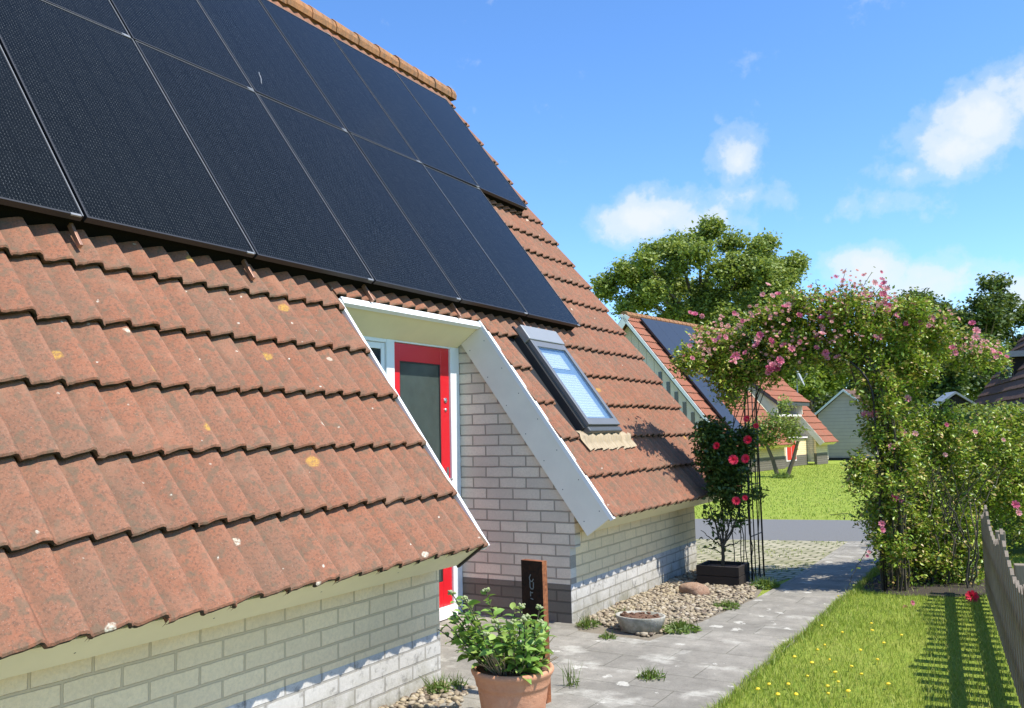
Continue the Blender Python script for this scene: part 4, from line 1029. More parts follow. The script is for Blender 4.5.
for (x0,y0,x1,y1,d) in ((838,310,846,268,8.5),(855,308,872,272,8.5),(822,305,815,280,8.5),(868,305,885,285,8.5),(800,312,792,295,8.5),(905,312,915,292,8.6),(945,345,1005,360,9.0),(925,340,985,352,9.0),(720,345,690,362,8.5),(715,335,692,336,8.5),(750,345,735,318,8.6),(700,372,712,392,8.5),(845,312,836,284,8.4),(880,310,898,296,8.5),(870,545,842,600,7.9),(862,520,830,515,8.0),(890,590,905,612,7.7)):
    a_,b_=at(x0,y0,d),at(x1,y1,d); m_=(a_+b_)/2+np.array([0,0,.04]); cane([a_,m_,b_],.004,.002,.008); shoots.append((a_,m_,b_))
build(mb,'cane',M['cane'],rose)
Cs=[]; 
for a_,m_,b_ in shoots:
    for t in np.linspace(.15,1,13): Cs.append((1-t)**2*a_+2*t*(1-t)*m_+t*t*b_+cr.normal(size=3)*.03)
V,F=leaf_mesh(np.array(Cs),.034*(.6+.7*rng.random(len(Cs))),.4); meshobj('shoot_foliage',V,F,M['roseleaf'],rose)
nb=0
def cluster(parent,x,y,d,n,spread,size,me=ME_PINK):
    global nb
    for i in range(n):
        p=at(x+random.gauss(0,spread),y+random.gauss(0,spread),d-.22+random.gauss(0,.04))
        add_blossom(me,parent,p,size*random.uniform(1.0,1.5),(random.gauss(.35,.4),random.gauss(-.75,.3),random.gauss(.5,.35))); nb+=1
for (x,y,n,sp_,sz) in ((764,340,4,4,.034),(768,352,0,3,.03),(736,356,3,4,.032),(733,364,2,3,.03),(745,350,1,3,.03),(776,362,5,5,.036),(770,370,3,4,.034),(782,352,2,4,.034),(821,329,2,3,.038),(826,356,3,3,.032),(840,358,2,3,.03),(697,318,3,6,.028),(688,352,3,5,.026),(712,337,4,6,.028),(770,300,4,7,.026),(790,305,3,6,.026),(815,316,5,7,.030),(835,318,4,6,.030),(846,278,4,5,.022),(872,276,3,6,.022),(884,300,6,7,.030),(890,312,4,4,.034),(880,290,2,4,.03),(881,335,2,4,.036),(930,322,3,6,.03),(975,332,3,5,.032),(990,348,3,6,.028),(1000,358,2,4,.026),(915,318,3,6,.026),(958,345,2,6,.026),(862,300,3,6,.028),(806,338,2,5,.028),(740,312,2,5,.026),(722,322,2,5,.026),(905,365,2,6,.024),(868,415,1,3,.036)):
    if nb+n<=98: cluster(rose,x,y,8.45 if y>285 else 8.6,n,sp_,sz)

# the many small faded flowers of the climber, too many to build one by one
fv=np.array([v.co[:] for v in ME_PINK.vertices]); ff=[tuple(p.vertices) for p in ME_PINK.polygons]
FC=[cl(725,332,8.5,30,20,.2,1.),cl(700,345,8.4,16,18,.12,.8),cl(765,315,8.4,30,16,.25,1.),cl(815,300,8.4,34,18,.25,1.2),cl(860,300,8.3,40,22,.3,1.6),cl(845,280,8.4,26,12,.2,.6),cl(885,305,8.3,24,18,.3,1.),cl(930,322,8.6,30,14,.25,.8),cl(972,345,8.8,34,12,.2,1.),cl(780,345,8.3,36,24,.2,.8),cl(830,335,8.2,40,20,.2,.7)]
r_=np.random.default_rng(77); P,_=clump_points(FC,420,.5,r_); VV=[];FF=[]
for i,p in enumerate(P):
    q=Vector((r_.normal(.3,.4),r_.normal(-.75,.35),r_.normal(.5,.4))).to_track_quat('Z','Y').to_matrix()
    VV.append((np.array(q)@(fv*r_.uniform(.013,.026)).T).T+p); FF+=[tuple(k+i*len(fv) for k in f) for f in ff]
o=meshobj('faded_blossom',np.vstack(VV),FF,M['fadedpink'],rose,smooth=True); o['kind']='stuff'
# rose bush between the arch and the fence
bb=np.array([-.55,9.2,0]); bush=empty('rose_bush',tuple(bb)); tag(bush,'big loose green rose bush with few pink flowers beside the wooden fence','rose bush','garden roses')
CB=[cl(915,440,8.9,36,34,.35,1.5),cl(950,450,9.1,40,34,.4,1.8),cl(990,450,9.3,40,32,.4,1.7),cl(1030,455,9.5,40,34,.4,1.5),cl(1075,465,9.6,40,36,.4,1.3),cl(910,490,8.8,40,34,.38,1.7),cl(950,495,8.9,42,34,.4,1.8),cl(990,492,9.2,40,30,.4,1.5),cl(1030,490,9.5,36,26,.35,1.1),
    cl(900,562,8.35,24,20,.22,.45),cl(935,566,8.4,30,18,.22,.45),cl(968,562,8.5,22,18,.2,.35),cl(1005,530,9.3,24,24,.3,.6),cl(908,535,8.6,32,30,.32,1.3),cl(945,535,8.8,36,30,.35,1.2),cl(975,540,8.9,24,26,.3,.7),cl(925,570,8.4,30,20,.25,.5),cl(960,575,8.5,24,20,.22,.35),cl(930,420,9.0,24,20,.3,.6),cl(1005,425,9.4,24,12,.3,.5),cl(905,415,8.7,18,20,.25,.6),cl(882,512,8.4,14,14,.2,.3)]
V,F=sprig_leaves(broken(CB,170,6,.08,.18),8600,6,.041,.13,up=.45,shell=.5); meshobj('foliage',V,F,M['roseleaf'],bush)
mb=MB()
for i in range(34):
    x=-.75+cr.uniform(-.5,.25); y=9.4+cr.uniform(-.2,.3); xe=x+cr.uniform(-.35,.6); cane([(x,y,0),(x+cr.uniform(-.05,.1),y,.35),(x*.6+xe*.4,y+cr.uniform(-.1,.2),.75),(xe,y+cr.uniform(-.1,.2),1.1)],.009,.003)
build(mb,'cane',M['cane'],bush)
for (x,y,d,sz) in ((874,415,8.5,.050),(907,399,8.7,.046),(902,433,8.5,.046),(915,434,8.6,.036),(892,447,8.4,.042),(894,498,8.3,.044),(901,500,8.3,.032),(882,524,8.2,.036),(882,530,8.2,.034),(1015,505,8.9,.050),(1018,513,8.9,.04),(905,608,7.6,.030),(912,603,7.6,.026),(909,613,7.55,.024),(975,432,8.9,.03),(945,455,8.8,.028),(869,552,8.0,.022),(867,556,8.0,.02),(1003,440,9,.026),(946,425,9,.03)):
    add_blossom(ME_PINK,bush,at(x,y,d-.3),sz,(random.gauss(.3,.3),-.9,.4))
o=add_blossom(ME_RED,bush,at(972,597,7.5),.058,(.1,-.9,.35)); o['label']='single crimson rose low at the front of the bush'

# red rose in the planter box
rb=np.array([-2.66,8.6,.16]); red=empty('red_rose',tuple(rb)); tag(red,'dark leaved rose with large crimson flowers growing from the timber box','rose','garden roses')
mb=MB()
cane([(-2.65,8.6,.15),(-2.64,8.6,.40)],.020,.016,.004)
for (x,y,x1,y1) in ((0,0,706,548),(0,0,741,540),(0,0,725,520),(0,0,708,522),(-.0,0,714,500),(0,0,712,515),(0,0,728,505),(0,0,742,500),(0,0,735,470),(0,0,706,470),(0,0,718,450),(0,0,728,430),(0,0,700,530),(0,0,746,485)):
    e=at(x1,y1,8.75+cr.uniform(-.15,.15)); b0=np.array([-2.64,8.6,.36]); cane([b0,b0*.55+e*.45+cr.normal(size=3)*.03-np.array([0,0,.03]),e],.009,.003,.012)
build(mb,'stem',M['cane'],red)
CR=[cl(714,458,8.7,18,24,.22,1.4),cl(728,450,8.7,20,22,.22,1.5),cl(720,488,8.7,14,16,.2,.7),cl(738,466,8.7,16,18,.18,1.0),cl(728,478,8.7,18,18,.2,.9),cl(748,440,8.7,10,14,.15,.5),cl(712,430,8.7,14,14,.18,.6),cl(735,500,8.7,16,10,.15,.3),cl(719,518,8.7,16,14,.18,.16),cl(735,525,8.7,18,14,.18,.12),cl(720,542,8.7,16,12,.15,.06),cl(706,436,8.7,12,12,.2,.6),cl(756,492,8.6,8,6,.1,.12)]
V,F=sprig_leaves(CR,1450,6,.048,.12,up=.4,shell=.5); meshobj('foliage',V,F,M['darkroseleaf'],red)
for (x,y,sz) in ((733,460,.052),(746,459,.048),(748,440,.046),(717,446,.040),(736,501,.044),(747,419,.036),(745,498,.03),(756,426,.03)):
    add_blossom(ME_RED,red,at(x,y,8.42),sz,(random.gauss(.1,.25),-.9,.25))

# ================================================================== FENCE
fa=np.array([-.40,8.93,0]); fb=np.array([.02,3.7,0]); fdv=(fb-fa); flen=np.linalg.norm(fdv); fdv/=flen; fn=np.array([-fdv[1],fdv[0],0]); fn=fn if fn[0]>0 else -fn
fence=empty('fence',tuple((fa+fb)/2)); tag(fence,'weathered wooden picket fence with a scalloped top between the lawns','fence')
mb=MB(); t=.05; i=0
while t<flen-.05:
    u=((t-.9)%1.85)/1.85; h=.70+.16*(2*u-1)**2+random.uniform(-.006,.006)
    p=fa+fdv*t; e=fdv*.088; n_=fn*.018
    V=[]; 
    for z in (.03,h-.02):
        V+=[p+np.array([0,0,z]),p+e+np.array([0,0,z]),p+e+n_+np.array([0,0,z]),p+n_+np.array([0,0,z])]
    mid=p+e*.5; V+=[mid+np.array([0,0,h+.01]),mid+n_+np.array([0,0,h+.01])]
    mb.add(V,[(0,3,2,1),(0,1,5,8,4),(2,3,7,9,6),(1,2,6,5),(3,0,4,7),(4,8,9,7),(8,5,6,9)]); t+=.168
build(mb,'slat_panel',M['fence'],fence)
for z in (.17,.47):
    mb=MB(); a_=fa+fn*.019; mb.prism([a_+np.array([0,0,z]),a_+fn*.04+np.array([0,0,z]),a_+fn*.04+np.array([0,0,z+.07]),a_+np.array([0,0,z+.07])],fdv*flen); build(mb,'rail',M['fence'],fence)
for t in (.9,2.75,4.6):
    p=fa+fdv*t+fn*.062
    mb=MB(); mb.prism([p,p+fdv*.07,p+fdv*.07+fn*.07,p+fn*.07],(0,0,.66)); build(mb,'post',M['fence'],fence,bevel=.006)

# ================================================================== HEDGE AND BACKGROUND
def tree(name,label,cat,loc,clumps,n,per,size,sprig,mat,trunk_r,trunk_h,group=None,limbs=7,shell=.6,up=.5,seed=1):
    r=np.random.default_rng(seed); e=empty(name,tuple(loc)); tag(e,label,cat,group)
    V,F=sprig_leaves(clumps,n,per,size,sprig,up,shell,r,aspect=.7); meshobj('crown',V,F,mat,e)
    mb=MB(); L0=np.array(loc,float); top=L0+np.array([0,0,trunk_h]); 
    mb.tube([L0-np.array([0,0,.1]),L0+np.array([trunk_r*.2,0,trunk_h*.5]),top],[trunk_r*1.25,trunk_r,trunk_r*.8],9)
    idx=r.choice(len(clumps),min(limbs,len(clumps)),replace=False)
    for k in idx:
        c=np.array(clumps[k][0]); m_=(top*.6+c*.4)+np.array([0,0,abs(c[2]-top[2])*.08]); mb.tube([top-np.array([0,0,trunk_r]),m_,c],[trunk_r*.55,trunk_r*.35,trunk_r*.1],6)
    build(mb,'trunk',M['bark'],e); return e
def poly_clumps(poly,d,n,rpx,depth,seed,yb=None,w=1):
    r=np.random.default_rng(seed); P=scatter(poly,n,r); out=[]
    for (x,y) in P:
        dd=d+r.uniform(-depth,depth); k=dd/F_PX; rad=rpx*k*r.uniform(.65,1.25); out.append((at(x,y,dd),(rad,rad,rad*.75),rad**2))
    return out
BT=[(612,290),(625,262),(650,255),(678,235),(698,228),(722,228),(742,244),(768,248),(790,262),(792,275),(778,290),(785,310),(760,335),(700,345),(650,330),(618,312)]
c=poly_clumps(BT,55,60,15,3.5,4)+[cl(712,228,55,10,8,1.,1.2),cl(797,263,55,9,6,1,.8),cl(606,288,55,10,12,1,1.5),cl(655,252,55,14,8,1,1.2),cl(765,244,55,12,7,1,1.)]
b=g0(705,470); bt=at(705,400,55); 
tree('deciduous_tree','tall light green broadleaf tree rising behind the far house','tree',(bt[0],bt[1],0),c,15000,6,.21,.85,M['treeleaf'],.35,7.0,'trees behind the houses',limbs=22,seed=2)
LT=[(775,350),(800,345),(830,350),(850,370),(838,395),(815,402),(795,392),(778,375)]
bt=at(812,420,48); tree('lime_tree','bright lime green bushy tree seen through the arch behind the satellite dish','tree',(bt[0],bt[1],0),poly_clumps(LT,48,26,13,2.5,8),3600,6,.22,.8,M['limeleaf'],.22,2.6,'trees behind the houses',seed=3)
DK=[(820,395),(835,398),(845,420),(870,410),(885,440),(860,455),(820,450)]
bt=at(838,440,46); tree('dark_shrub','dark shaded shrub mass between the lime tree and the grey shed','shrub',(bt[0],bt[1],0),poly_clumps([(822,400),(842,396),(856,430),(835,452),(815,440)],46,16,11,1.5,9),1300,6,.2,.7,M['darkleaf'],.12,1.0,'trees behind the houses',seed=4)
for (poly,d,lb,sd_,nm,cx,nn,mat) in (([(893,298),(905,290),(925,284),(945,296),(955,320),(945,360),(900,365),(890,340)],58,'dark green tree directly behind the right half of the rose arch','dark_tree','dark_tree',920,2300,'darkleaf'),
      ([(955,330),(968,300),(985,284),(1000,283),(1008,300),(1000,330),(990,350),(955,350)],56,'tall dark tree with an open pointed top right of the arch','dark_tree','dark_tree',985,1900,'darkleaf'),
      ([(1000,320),(1015,310),(1045,305),(1060,330),(1050,370),(1000,370)],58,'dark tree standing behind the brown roofed house at the right edge','dark_tree','dark_tree',1030,1700,'darkleaf'),
      ([(890,350),(940,345),(1000,345),(1010,380),(960,400),(900,410)],48,'low dark evergreen thicket under the trees behind the arch','dark_shrub','dark_shrub',940,2200,'darkleaf')):
    bt=at(cx,440,d); tree(nm,lb,'tree' if 'tree' in nm else 'shrub',(bt[0],bt[1],0),poly_clumps(poly,d,26 if nn>1800 else 18,10,2.,sum(map(ord,lb))%97),nn,6,.24,.85,M[mat],.25,4.,'trees behind the houses',limbs=12,seed=len(lb))
# the long belt of trees on the left horizon behind the far house, one green mass
mass=[]
r_=np.random.default_rng(31)
for i in range(70):
    x=-60+i*1.55; y=72+6*sin(i*.7)+r_.uniform(-3,3); hgt=r_.uniform(5.,8.5); mass.append((np.array([x,y,hgt*.55]),(2.4,2.,hgt*.6),1.))
V,F=sprig_leaves(mass,14000,6,.42,1.4,.5,.5,r_,aspect=.7); o=meshobj('far_wood',V,F,M['darkleaf'],None,org=(0,72,0)); o['kind']='stuff'; o['label']='distant belt of dark trees on the horizon'
# clipped hedge
hd=MB(); hx0,hx1,hy=-.75,4.0,11.6
r_=np.random.default_rng(41); n=9000
faces=[]; C=np.stack([r_.uniform(hx0,hx1,n),hy+r_.uniform(0,.9,n),r_.uniform(.02,1.70,n)],1)
s=r_.random(n); C[s<.45,1]=hy+r_.normal(size=(s<.45).sum())*.04; C[(s>=.45)&(s<.8),2]=1.68+r_.normal(size=((s>=.45)&(s<.8)).sum())*.035
C[(s>=.8)&(s<.88),0]=hx0+r_.normal(size=((s>=.8)&(s<.88)).sum())*.04
dy=(C[:,0]-hx0)*.16; C[:,1]+=dy
hedge=empty('hedge',(1.2,12,0)); tag(hedge,'clipped flat topped green hedge on the right beyond the rose bush','hedge')
V,F=leaf_mesh(C,.055*(.6+.7*r_.random(n)),.5,r=r_); meshobj('foliage',V,F,M['hedgeleaf'],hedge)
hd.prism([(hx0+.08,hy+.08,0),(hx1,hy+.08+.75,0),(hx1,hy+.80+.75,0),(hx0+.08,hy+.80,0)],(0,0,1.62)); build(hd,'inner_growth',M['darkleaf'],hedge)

# ---------------------------------------------------------------- far house across the road
NR=np.array([-9.96,32.63,0.]); nrz=-radians(8.3); NL=11.8
NSC=.88
KX=1.13; NLOC=(-8.314,28.649,.17)
nh=empty('house',NLOC,nrz); nh.scale=(NSC*KX,NSC,NSC); tag(nh,'red roofed bungalow across the road with a grey dormer and solar panels','house')
ORI[nh.name]=np.zeros(3)
NRY0,NRY1=6.1,9.9; NRS=3.9
def nsegs(k):
    s0=k*COURSE
    return [(0,NRY0),(NRY1,NL)] if s0+.15<NRS else [(0,NL)]
nroof=tile_field('roof',NC,nsegs,nh,[M['tile_far'],M['lip']],qx=0,qz=.84,y_origin=0,fr=np.array([0,.35,.68,.85]),amp=.032,lift=.036)
def NP(s,y,h): return RP(s,y,h,0.,.84)
mb=MB(); 
for (a,b,c,d) in ((.02,NRY0-.03,.05,RIDGE_S),(NRY0-.029,NRY1+.029,NRS,RIDGE_S),(NRY1+.03,NL-.02,.05,RIDGE_S)):
    mb.prism([NP(c,a,-.22),NP(d,a,-.22),NP(d,a,-.062),NP(c,a,-.062)],(0,b-a,0))
build(mb,'roof_deck',M['dark'],nh)
nrx=NP(RIDGE_S,0,0)[0]; nrzz=NP(RIDGE_S,0,0)[2]
mb=MB()
def NPr(s,y,h): p=NP(s,y,h); p[0]=2*nrx-p[0]; return p
mb.prism([NPr(0,0,-.15),NPr(RIDGE_S,0,-.15),NPr(RIDGE_S,0,-.02),NPr(0,0,-.02)],(0,NL,0)); build(mb,'rear_roof',M['tile_far'],nh)
mb=MB(); 
yy=0.
while yy<NL:
    mb.tube([(nrx,yy,nrzz-.04),(nrx,yy+.43,nrzz-.045)],[.15,.135],10); yy+=.4
build(mb,'ridge_cap',M['ridge'],nroof)
# white verge boards on the near gable
mb=MB(); mb.prism([NP(-.02,-.03,-.17),NP(RIDGE_S+.10,-.03,-.17),NP(RIDGE_S+.02,-.03,-.055),NP(-.02,-.03,-.055)],(0,.03,0)); build(mb,'verge_board',M['white'],nh)
mb=MB(); mb.prism([NPr(-.02,-.03,-.30),NPr(RIDGE_S,-.03,-.30),NPr(RIDGE_S,-.03,-.055),NPr(-.02,-.03,-.055)],(0,.03,0)); build(mb,'verge_board',M['white'],nh)
# gable: boarded upper part with slit windows
NW=-.37
def nz(x,h): s=(h*SA-x)/CA; return .84+s*SA+h*CA
nzt=nz(NW,-.22)
gw=MB(); gw.prism([(NW,.35,0),(NW,.35,nzt),(nrx,.35,nz(nrx,-.22)-.02),(2*nrx-NW,.35,nzt),(2*nrx-NW,.35,0)],(0,.1,0)); g=build(gw,'gable_wall',M['gableboard'],nh)
for k in range(6):
    x=-1.25-.30*k; zt_=nz(x-.1,-.5); mb=MB(); mb.box(x-.08,x+.05,.335,.349,max(1.2,zt_-.62),zt_-.05); build(mb,'window',M['winglass'],g)
for yy in (NL-.4,):
    mb=MB(); mb.prism([(NW,yy,0),(NW,yy,nzt),(nrx,yy,nz(nrx,-.22)-.02),(2*nrx-NW,yy,nzt),(2*nrx-NW,yy,0)],(0,.1,0)); build(mb,'gable_wall',M['brickX'],nh)
for (a,b) in ((.46,NRY0-.02),(NRY1+.02,NL-.41)):
    mb=MB(); mb.prism([(NW,a,.34),(NW,a,nzt),(NW-.1,a,nzt+.12),(NW-.1,a,.34)],(0,b-a,0)); wl=build(mb,'wall',M['brickY'],nh)
    mb=MB(); mb.box(NW-.1,NW+.01,a,b,-.3,.34); build(mb,'plinth',M['plinthX'],wl)
for (a,b) in ((0.,NRY0-.05),(NRY1+.05,NL)):
    mb=MB(); mb.prism([NP(.045,a,-.052),NP(.045,a,-T),NP(.02,a,-T),NP(.02,a,-.052)],(0,b-a,0)); build(mb,'fascia',M['cream'],nh)
# recess of the far house
NXD=-2.3
mb=MB(); mb.box(NXD-.1,NXD,NRY0,NRY1,-.05,2.6); wl=build(mb,'wall',M['brickY'],nh)
mb=MB(); mb.box(NXD-.09,NXD+.012,NRY0,NRY1,-.05,.34); build(mb,'plinth',M['plinthX'],wl)
for (yy,m_) in ((NRY0-.1,1),(NRY1,1)):
    mb=MB(); mb.prism([(NXD-.1,yy,-.05),(NW-.11,yy,-.05),(NW-.11,yy,nz(NW-.11,-.22)),(NXD-.1,yy,nz(NXD-.1,-.22))],(0,.1,0)); build(mb,'wall',M['brickX'],nh)
mb=MB(); mb.prism([NP(0,NRY1-.03,-.01),NP(NRS,NRY1-.03,-.01),NP(NRS,NRY1-.03,-T),NP(0,NRY1-.03,-T)],(0,.028,0)); build(mb,'cheek_board',M['grey_board'],nh)
mb=MB(); mb.prism([NP(0,NRY0,.02),NP(NRS,NRY0,.02),NP(NRS,NRY0,-T),NP(0,NRY0,-T)],(0,.05,0)); build(mb,'cheek_board',M['cream'],nh)
# dormer: flatter tiled roof over the recess with grey cheeks
DA=np.array([-2.75,4.58]); DB=np.array([-.74,2.70])   # (x,z) top and eave of dormer roof
V=[];F=[];MI=[];n=0
dl=np.linalg.norm(DB-DA); dd=(DB-DA)/dl; dn=np.array([-dd[1],dd[0]]); dn=dn if dn[1]>0 else -dn
kc=7
for k in range(kc):
    for yy in np.arange(NRY0+.5,NRY1+.55,.159):
        a0=DB-dd*(k*dl/kc)+dn*.035; a1=DB-dd*((k+1.1)*dl/kc)
        for (q,hh) in ((a0-dn*.035,0),(a0,0),(a1,0)):
            for (fy,w_) in ((0,0),(.10,.03),(.159,.0)):
                pt=q+dn*w_; V.append((pt[0],yy+fy,pt[1]))
        for q in (0,1):
            for j in (0,1): F.append((n+q*3+j,n+q*3+j+1,n+q*3+3+j+1,n+q*3+3+j))
        n+=9
dorm=meshobj('dormer_roof',V,F,M['tile_far'],nh)
mb=MB()
a=DA-dn*.002; b=DB-dn*.002
mb.prism([(a[0],NRY0+.5,a[1]),(b[0],NRY0+.5,b[1]),(b[0],NRY0+.5,b[1]-.16),(a[0],NRY0+.5,a[1]-.16)],(0,NRY1-NRY0+.1,0)); build(mb,'dormer_edge',M['darkframe'],dorm)
for yy in (NRY0+.75,NRY1-.1):
    mb=MB(); mb.prism([(a[0]-.3,yy,a[1]-.1),(b[0]-.1,yy,b[1]-.15),(b[0]-.1,yy,b[1]-.55),(NXD-.2,yy,b[1]-.55)],(0,.06,0)); build(mb,'dormer_cheek',M['grey_board'],nh)
mb=MB(); mb.box(NXD+.02,DB[0]-.12,NRY0+.82,NRY1-.12,2.06,2.14); build(mb,'lintel',M['white'],nh)
# red double door of the far house in the front plane
mb=MB(); mb.box(-.80,-.74,NRY0+.02,NRY1-.04,-.3,1.0); lw=build(mb,'low_wall',M['brickY'],nh)
mb=MB(); mb.box(-.79,-.728,NRY0+.02,NRY1-.04,-.3,.30); build(mb,'plinth',M['plinthX'],lw)
for k in range(2):
    mb=MB(); mb.box(-.728,-.70,NRY0+1.25+.55*k,NRY0+1.73+.55*k,.12,.98); build(mb,'door',M['red'],nh)
mb=MB(); mb.box(-.735,-.715,NRY0+1.15,NRY0+2.35,.06,1.05); build(mb,'door_frame',M['white'],nh)
mb=MB(); mb.box(-.85,-.66,NRY0-.2,NRY1-.05,1.06,1.12); build(mb,'coping',M['white'],nh)
# panels on the far roof: black slabs with frames
PN=0
flab=['upper solar panel on the far house nearest its gable','second upper solar panel from the gable of the far house','third upper solar panel of the far house, half behind roses','fourth upper solar panel of the far house behind roses','middle row solar panel on the far house nearest its gable','second middle row solar panel from the gable of the far house','third middle row solar panel of the far house beside the arch leg','lowest solar panel on the far house, next to its eave']
spots=[(i,4.46) for i in range(4)]+[(i,2.389) for i in range(3)]+[(0,.32)]
fp=[]
NM=Matrix.Translation(Vector(NLOC))@Matrix.Rotation(nrz,4,'Z')@Matrix.Diagonal((NSC*KX,NSC,NSC,1))
for (i,s0) in spots:
    y0=.85+1.118*i
    e=bpy.data.objects.new('solar_panel',None); COL.objects.link(e); ORI[e.name]=np.zeros(3)
    o=NP(s0,y0,.10); ex=Vector((0,-1,0)); ey=Vector((-CA,0,SA)); ez=Vector((SA,0,CA))
    mw=Matrix(((ex.x,ey.x,ez.x,o[0]),(ex.y,ey.y,ez.y,o[1]),(ex.z,ey.z,ez.z,o[2]),(0,0,0,1))); wx=(NM.to_3x3()@ex).normalized(); wy=(NM.to_3x3()@ey); ly=wy.length; wy.normalize(); wz=wy.cross(wx); wo=NM@Vector(NP(s0,y0,.10+.0016*i+.0008*round(s0)))
    e.matrix_world=Matrix(((wx.x*NSC,wy.x*ly,wz.x*NSC,wo.x),(wx.y*NSC,wy.y*ly,wz.y*NSC,wo.y),(wx.z*NSC,wy.z*ly,wz.z*NSC,wo.z),(0,0,0,1)))
    tag(e,flab[PN],'solar panel','solar panels on the far roof'); PN+=1
    mb=MB(); x0,x1=-1.12,0
    mb.box(x0,x0+.014,0,2.07,-.04,.0322); mb.box(x1-.014,x1,0,2.07,-.04,.0322); mb.box(x0+.014,x1-.014,0,.014,-.04,.0321); mb.box(x0+.014,x1-.014,2.056,2.07,-.04,.0321); build(mb,'frame',M['cells_far'],e)
    mb=MB(); mb.box(x0+.001,x1-.001,.001,2.069,.0324,.036); build(mb,'cells',M['cells_far'],e)

# satellite dish on a pole
dp=at(798,378,39.5); dish=empty('satellite_dish',(dp[0],dp[1],0)); tag(dish,'pale oval satellite dish on a thin pole behind the far dormer','satellite dish')
mb=MB(); mb.tube([(dp[0]-.1,dp[1]+.2,0),(dp[0]-.1,dp[1]+.2,dp[2]-.3),(dp[0]-.05,dp[1]+.1,dp[2])],.03,8); build(mb,'pole',M['metal'],dish)
mb=MB(); mb.lathe([(.0,.0),(.25,.03),(.40,.09),(.43,.12),(.425,.125),(.38,.10),(.24,.045),(.0,.015)],(0,0,0),28)
Vd=np.vstack(mb.v); nrm=Vector((.93,.10,.36)).normalized(); q=nrm.to_track_quat('Z','Y').to_matrix(); Vd=(np.array(q)@Vd.T).T+dp
meshobj('reflector',Vd,mb.f,M['dishgrey'],dish,smooth=True)
mb=MB(); tip=dp+np.array(nrm)*.45; mb.tube([dp-np.array([0,0,.38]),tip],.012,6); mb.tube([tip,tip+np.array(nrm)*-.08],.04,8); build(mb,'feed_arm',M['metal'],dish)

# grey timber shed
sb=g0(845,463.5); d_s=38.6
sc_=at(848,463,40.); sx,sy=sc_[0],sc_[1]
shed=empty('shed',(sx,sy,0),radians(-3)); ORI[shed.name]=np.zeros(3); tag(shed,'grey weatherboarded shed with a plain gable beyond the far lawn','shed')
hwid=1.22; ez_=2.12; rz_=3.12
mb=MB(); mb.prism([(-hwid,0,.12),(hwid,0,.12),(hwid,0,ez_),(0,0,rz_),(-hwid,0,ez_)],(0,3.,0)); build(mb,'wall',M['shedboard'],shed)
mb=MB(); mb.box(-hwid-.02,hwid+.02,-.03,3.03,-.05,.12); build(mb,'plinth',M['dark'],shed)
mb=MB(); 
for sg in (-1,1):
    a=np.array([sg*(hwid+.18),-.15,ez_-.12]); b=np.array([0,-.15,rz_+.03]); nn_=np.array([0,0,.09]); mb.prism([a,b,b+nn_,a+nn_],(0,3.3,0))
build(mb,'roof',M['tile_brown'],shed)
mb=MB()
for sg in (-1,1):
    a=np.array([sg*(hwid+.19),-.18,ez_-.14]); b=np.array([0,-.18,rz_+.01]); nn_=np.array([0,0,.11]); mb.prism([a,b,b+nn_,a+nn_],(0,.03,0))
build(mb,'verge_board',M['frame_white'],shed)

# small trained tree on two leaning stems
tb=g0(783,477); d_t=float((np.array([tb[0],tb[1],1.5])-CAM)@fw)
tt=empty('standard_tree',(tb[0],tb[1],0)); tag(tt,'small round headed tree on two dark leaning stems in front of the far house','tree')
C=[cl(752,430,d_t,9,12,.3,.5),cl(760,432,d_t,14,14,.4,1),cl(775,425,d_t,16,15,.45,1.2),cl(792,430,d_t,12,13,.4,1),cl(785,408,d_t,8,10,.3,.35),cl(770,440,d_t,20,6,.4,.6)]
r_=np.random.default_rng(51); V,F=sprig_leaves(C,430,6,.10,.34,.5,.5,r_,aspect=.6); meshobj('crown',V,F,M['treeleaf'],tt)
for (x0,y0,x1,y1) in ((778,477,765,441),(787,477,798,441)):
    mb=MB(); mb.tube([at(x0,y0,d_t),at((x0+x1)/2+1,(y0+y1)/2,d_t),at(x1,y1,d_t)],[.075,.06,.045],8); build(mb,'stem',M['bark'],tt)
p=g0(782,478)
weed(p[0],p[1],.35,.18,220,'dark tuft of plants around the stems of the small trained tree',z=0)

# brown roofed house on the right
br0=at(944,414,31.); br=empty('house',(br0[0],br0[1],0),radians(9.5)); ORI[br.name]=np.zeros(3); tag(br,'dark brown tiled house at the right edge behind the hedge','house')
ez0=.9; bl=-11.5
broof=tile_field('roof',NC,lambda k:[(bl,0)],br,[M['tile_brown'],M['dark']],qx=0,qz=ez0,y_origin=0,fr=np.array([0,.35,.68,.85]),amp=.03,lift=.05)
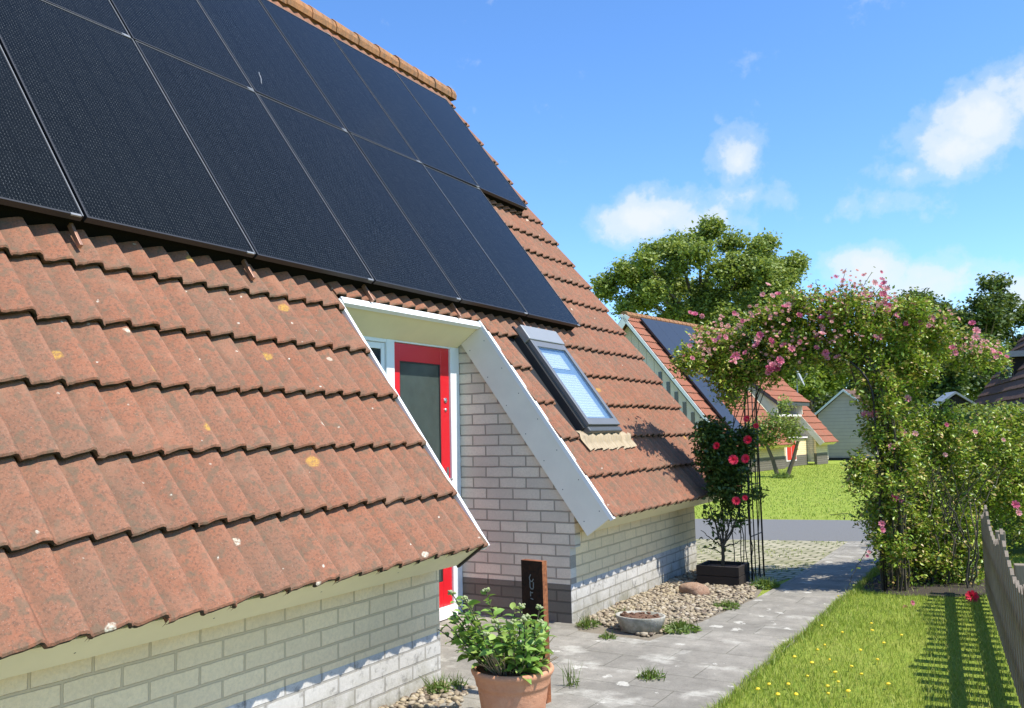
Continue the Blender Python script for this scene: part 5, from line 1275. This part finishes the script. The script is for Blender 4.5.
# that slope faces the garden on its left: mirror it
me=broof.data; co=np.empty(len(me.vertices)*3); me.vertices.foreach_get('co',co); co=co.reshape(-1,3); co[:,0]*=-1; me.vertices.foreach_set('co',co.ravel()); me.flip_normals(); me.update()
rX=RIDGE_S*CA; rZ=ez0+RIDGE_S*SA
mb=MB(); mb.prism([(.02,bl,ez0-.12),(rX,bl,rZ-.12),(2*rX,bl,ez0-.12),(2*rX,bl,ez0-.02),(rX,bl,rZ-.03),(rX-.02,bl,rZ-.075),(.02,bl,ez0-.075)],(0,-bl,0)); build(mb,'roof_deck',M['dark'],br)
mb=MB(); mb.prism([(.45,bl+.3,0),(.45,bl+.3,ez0+.25),(rX,bl+.3,rZ-.35),(2*rX-.45,bl+.3,ez0+.25),(2*rX-.45,bl+.3,0)],(0,-bl-.6,0)); build(mb,'wall',M['brickX'],br)
mb=MB(); mb.prism([(.0,.002,ez0-.16),(rX,.002,rZ-.16),(rX,.002,rZ-.02),(.0,.002,ez0-.02)],(0,.03,0)); build(mb,'verge_board',M['planter'],br)
# dormer window on it
dv=np.array([1.55,-2.6]); 
mb=MB(); mb.box(1.15,3.2,-5.2,-2.3,3.45,3.62); dm_=build(mb,'dormer_roof',M['hood'],br)
mb=MB(); mb.box(1.45,3.2,-5.0,-2.5,2.0,3.449); dc=build(mb,'dormer',M['planter'],br)
mb=MB(); mb.box(1.43,1.449,-4.8,-2.7,2.5,3.3); build(mb,'window',M['winglass'],dc)

# little gabled shelter in the garden behind the hedge
sh=at(956,409,23.); ss=empty('garden_shelter',(sh[0],sh[1],0),radians(18)); ORI[ss.name]=np.zeros(3); tag(ss,'small dark gabled shelter with pale barge boards left of the brown roof','shelter')
mb=MB(); mb.prism([(-.36,0,0),(.36,0,0),(.36,0,2.0),(0,0,2.26),(-.36,0,2.0)],(0,.8,0)); build(mb,'body',M['planter'],ss)
mb=MB()
for sg in (-1,1):
    a=np.array([sg*.50,-.10,1.96]); b=np.array([0,-.10,2.31]); mb.prism([a,b,b+np.array([0,0,.06]),a+np.array([0,0,.06])],(0,1.,0))
build(mb,'roof',M['hood'],ss)
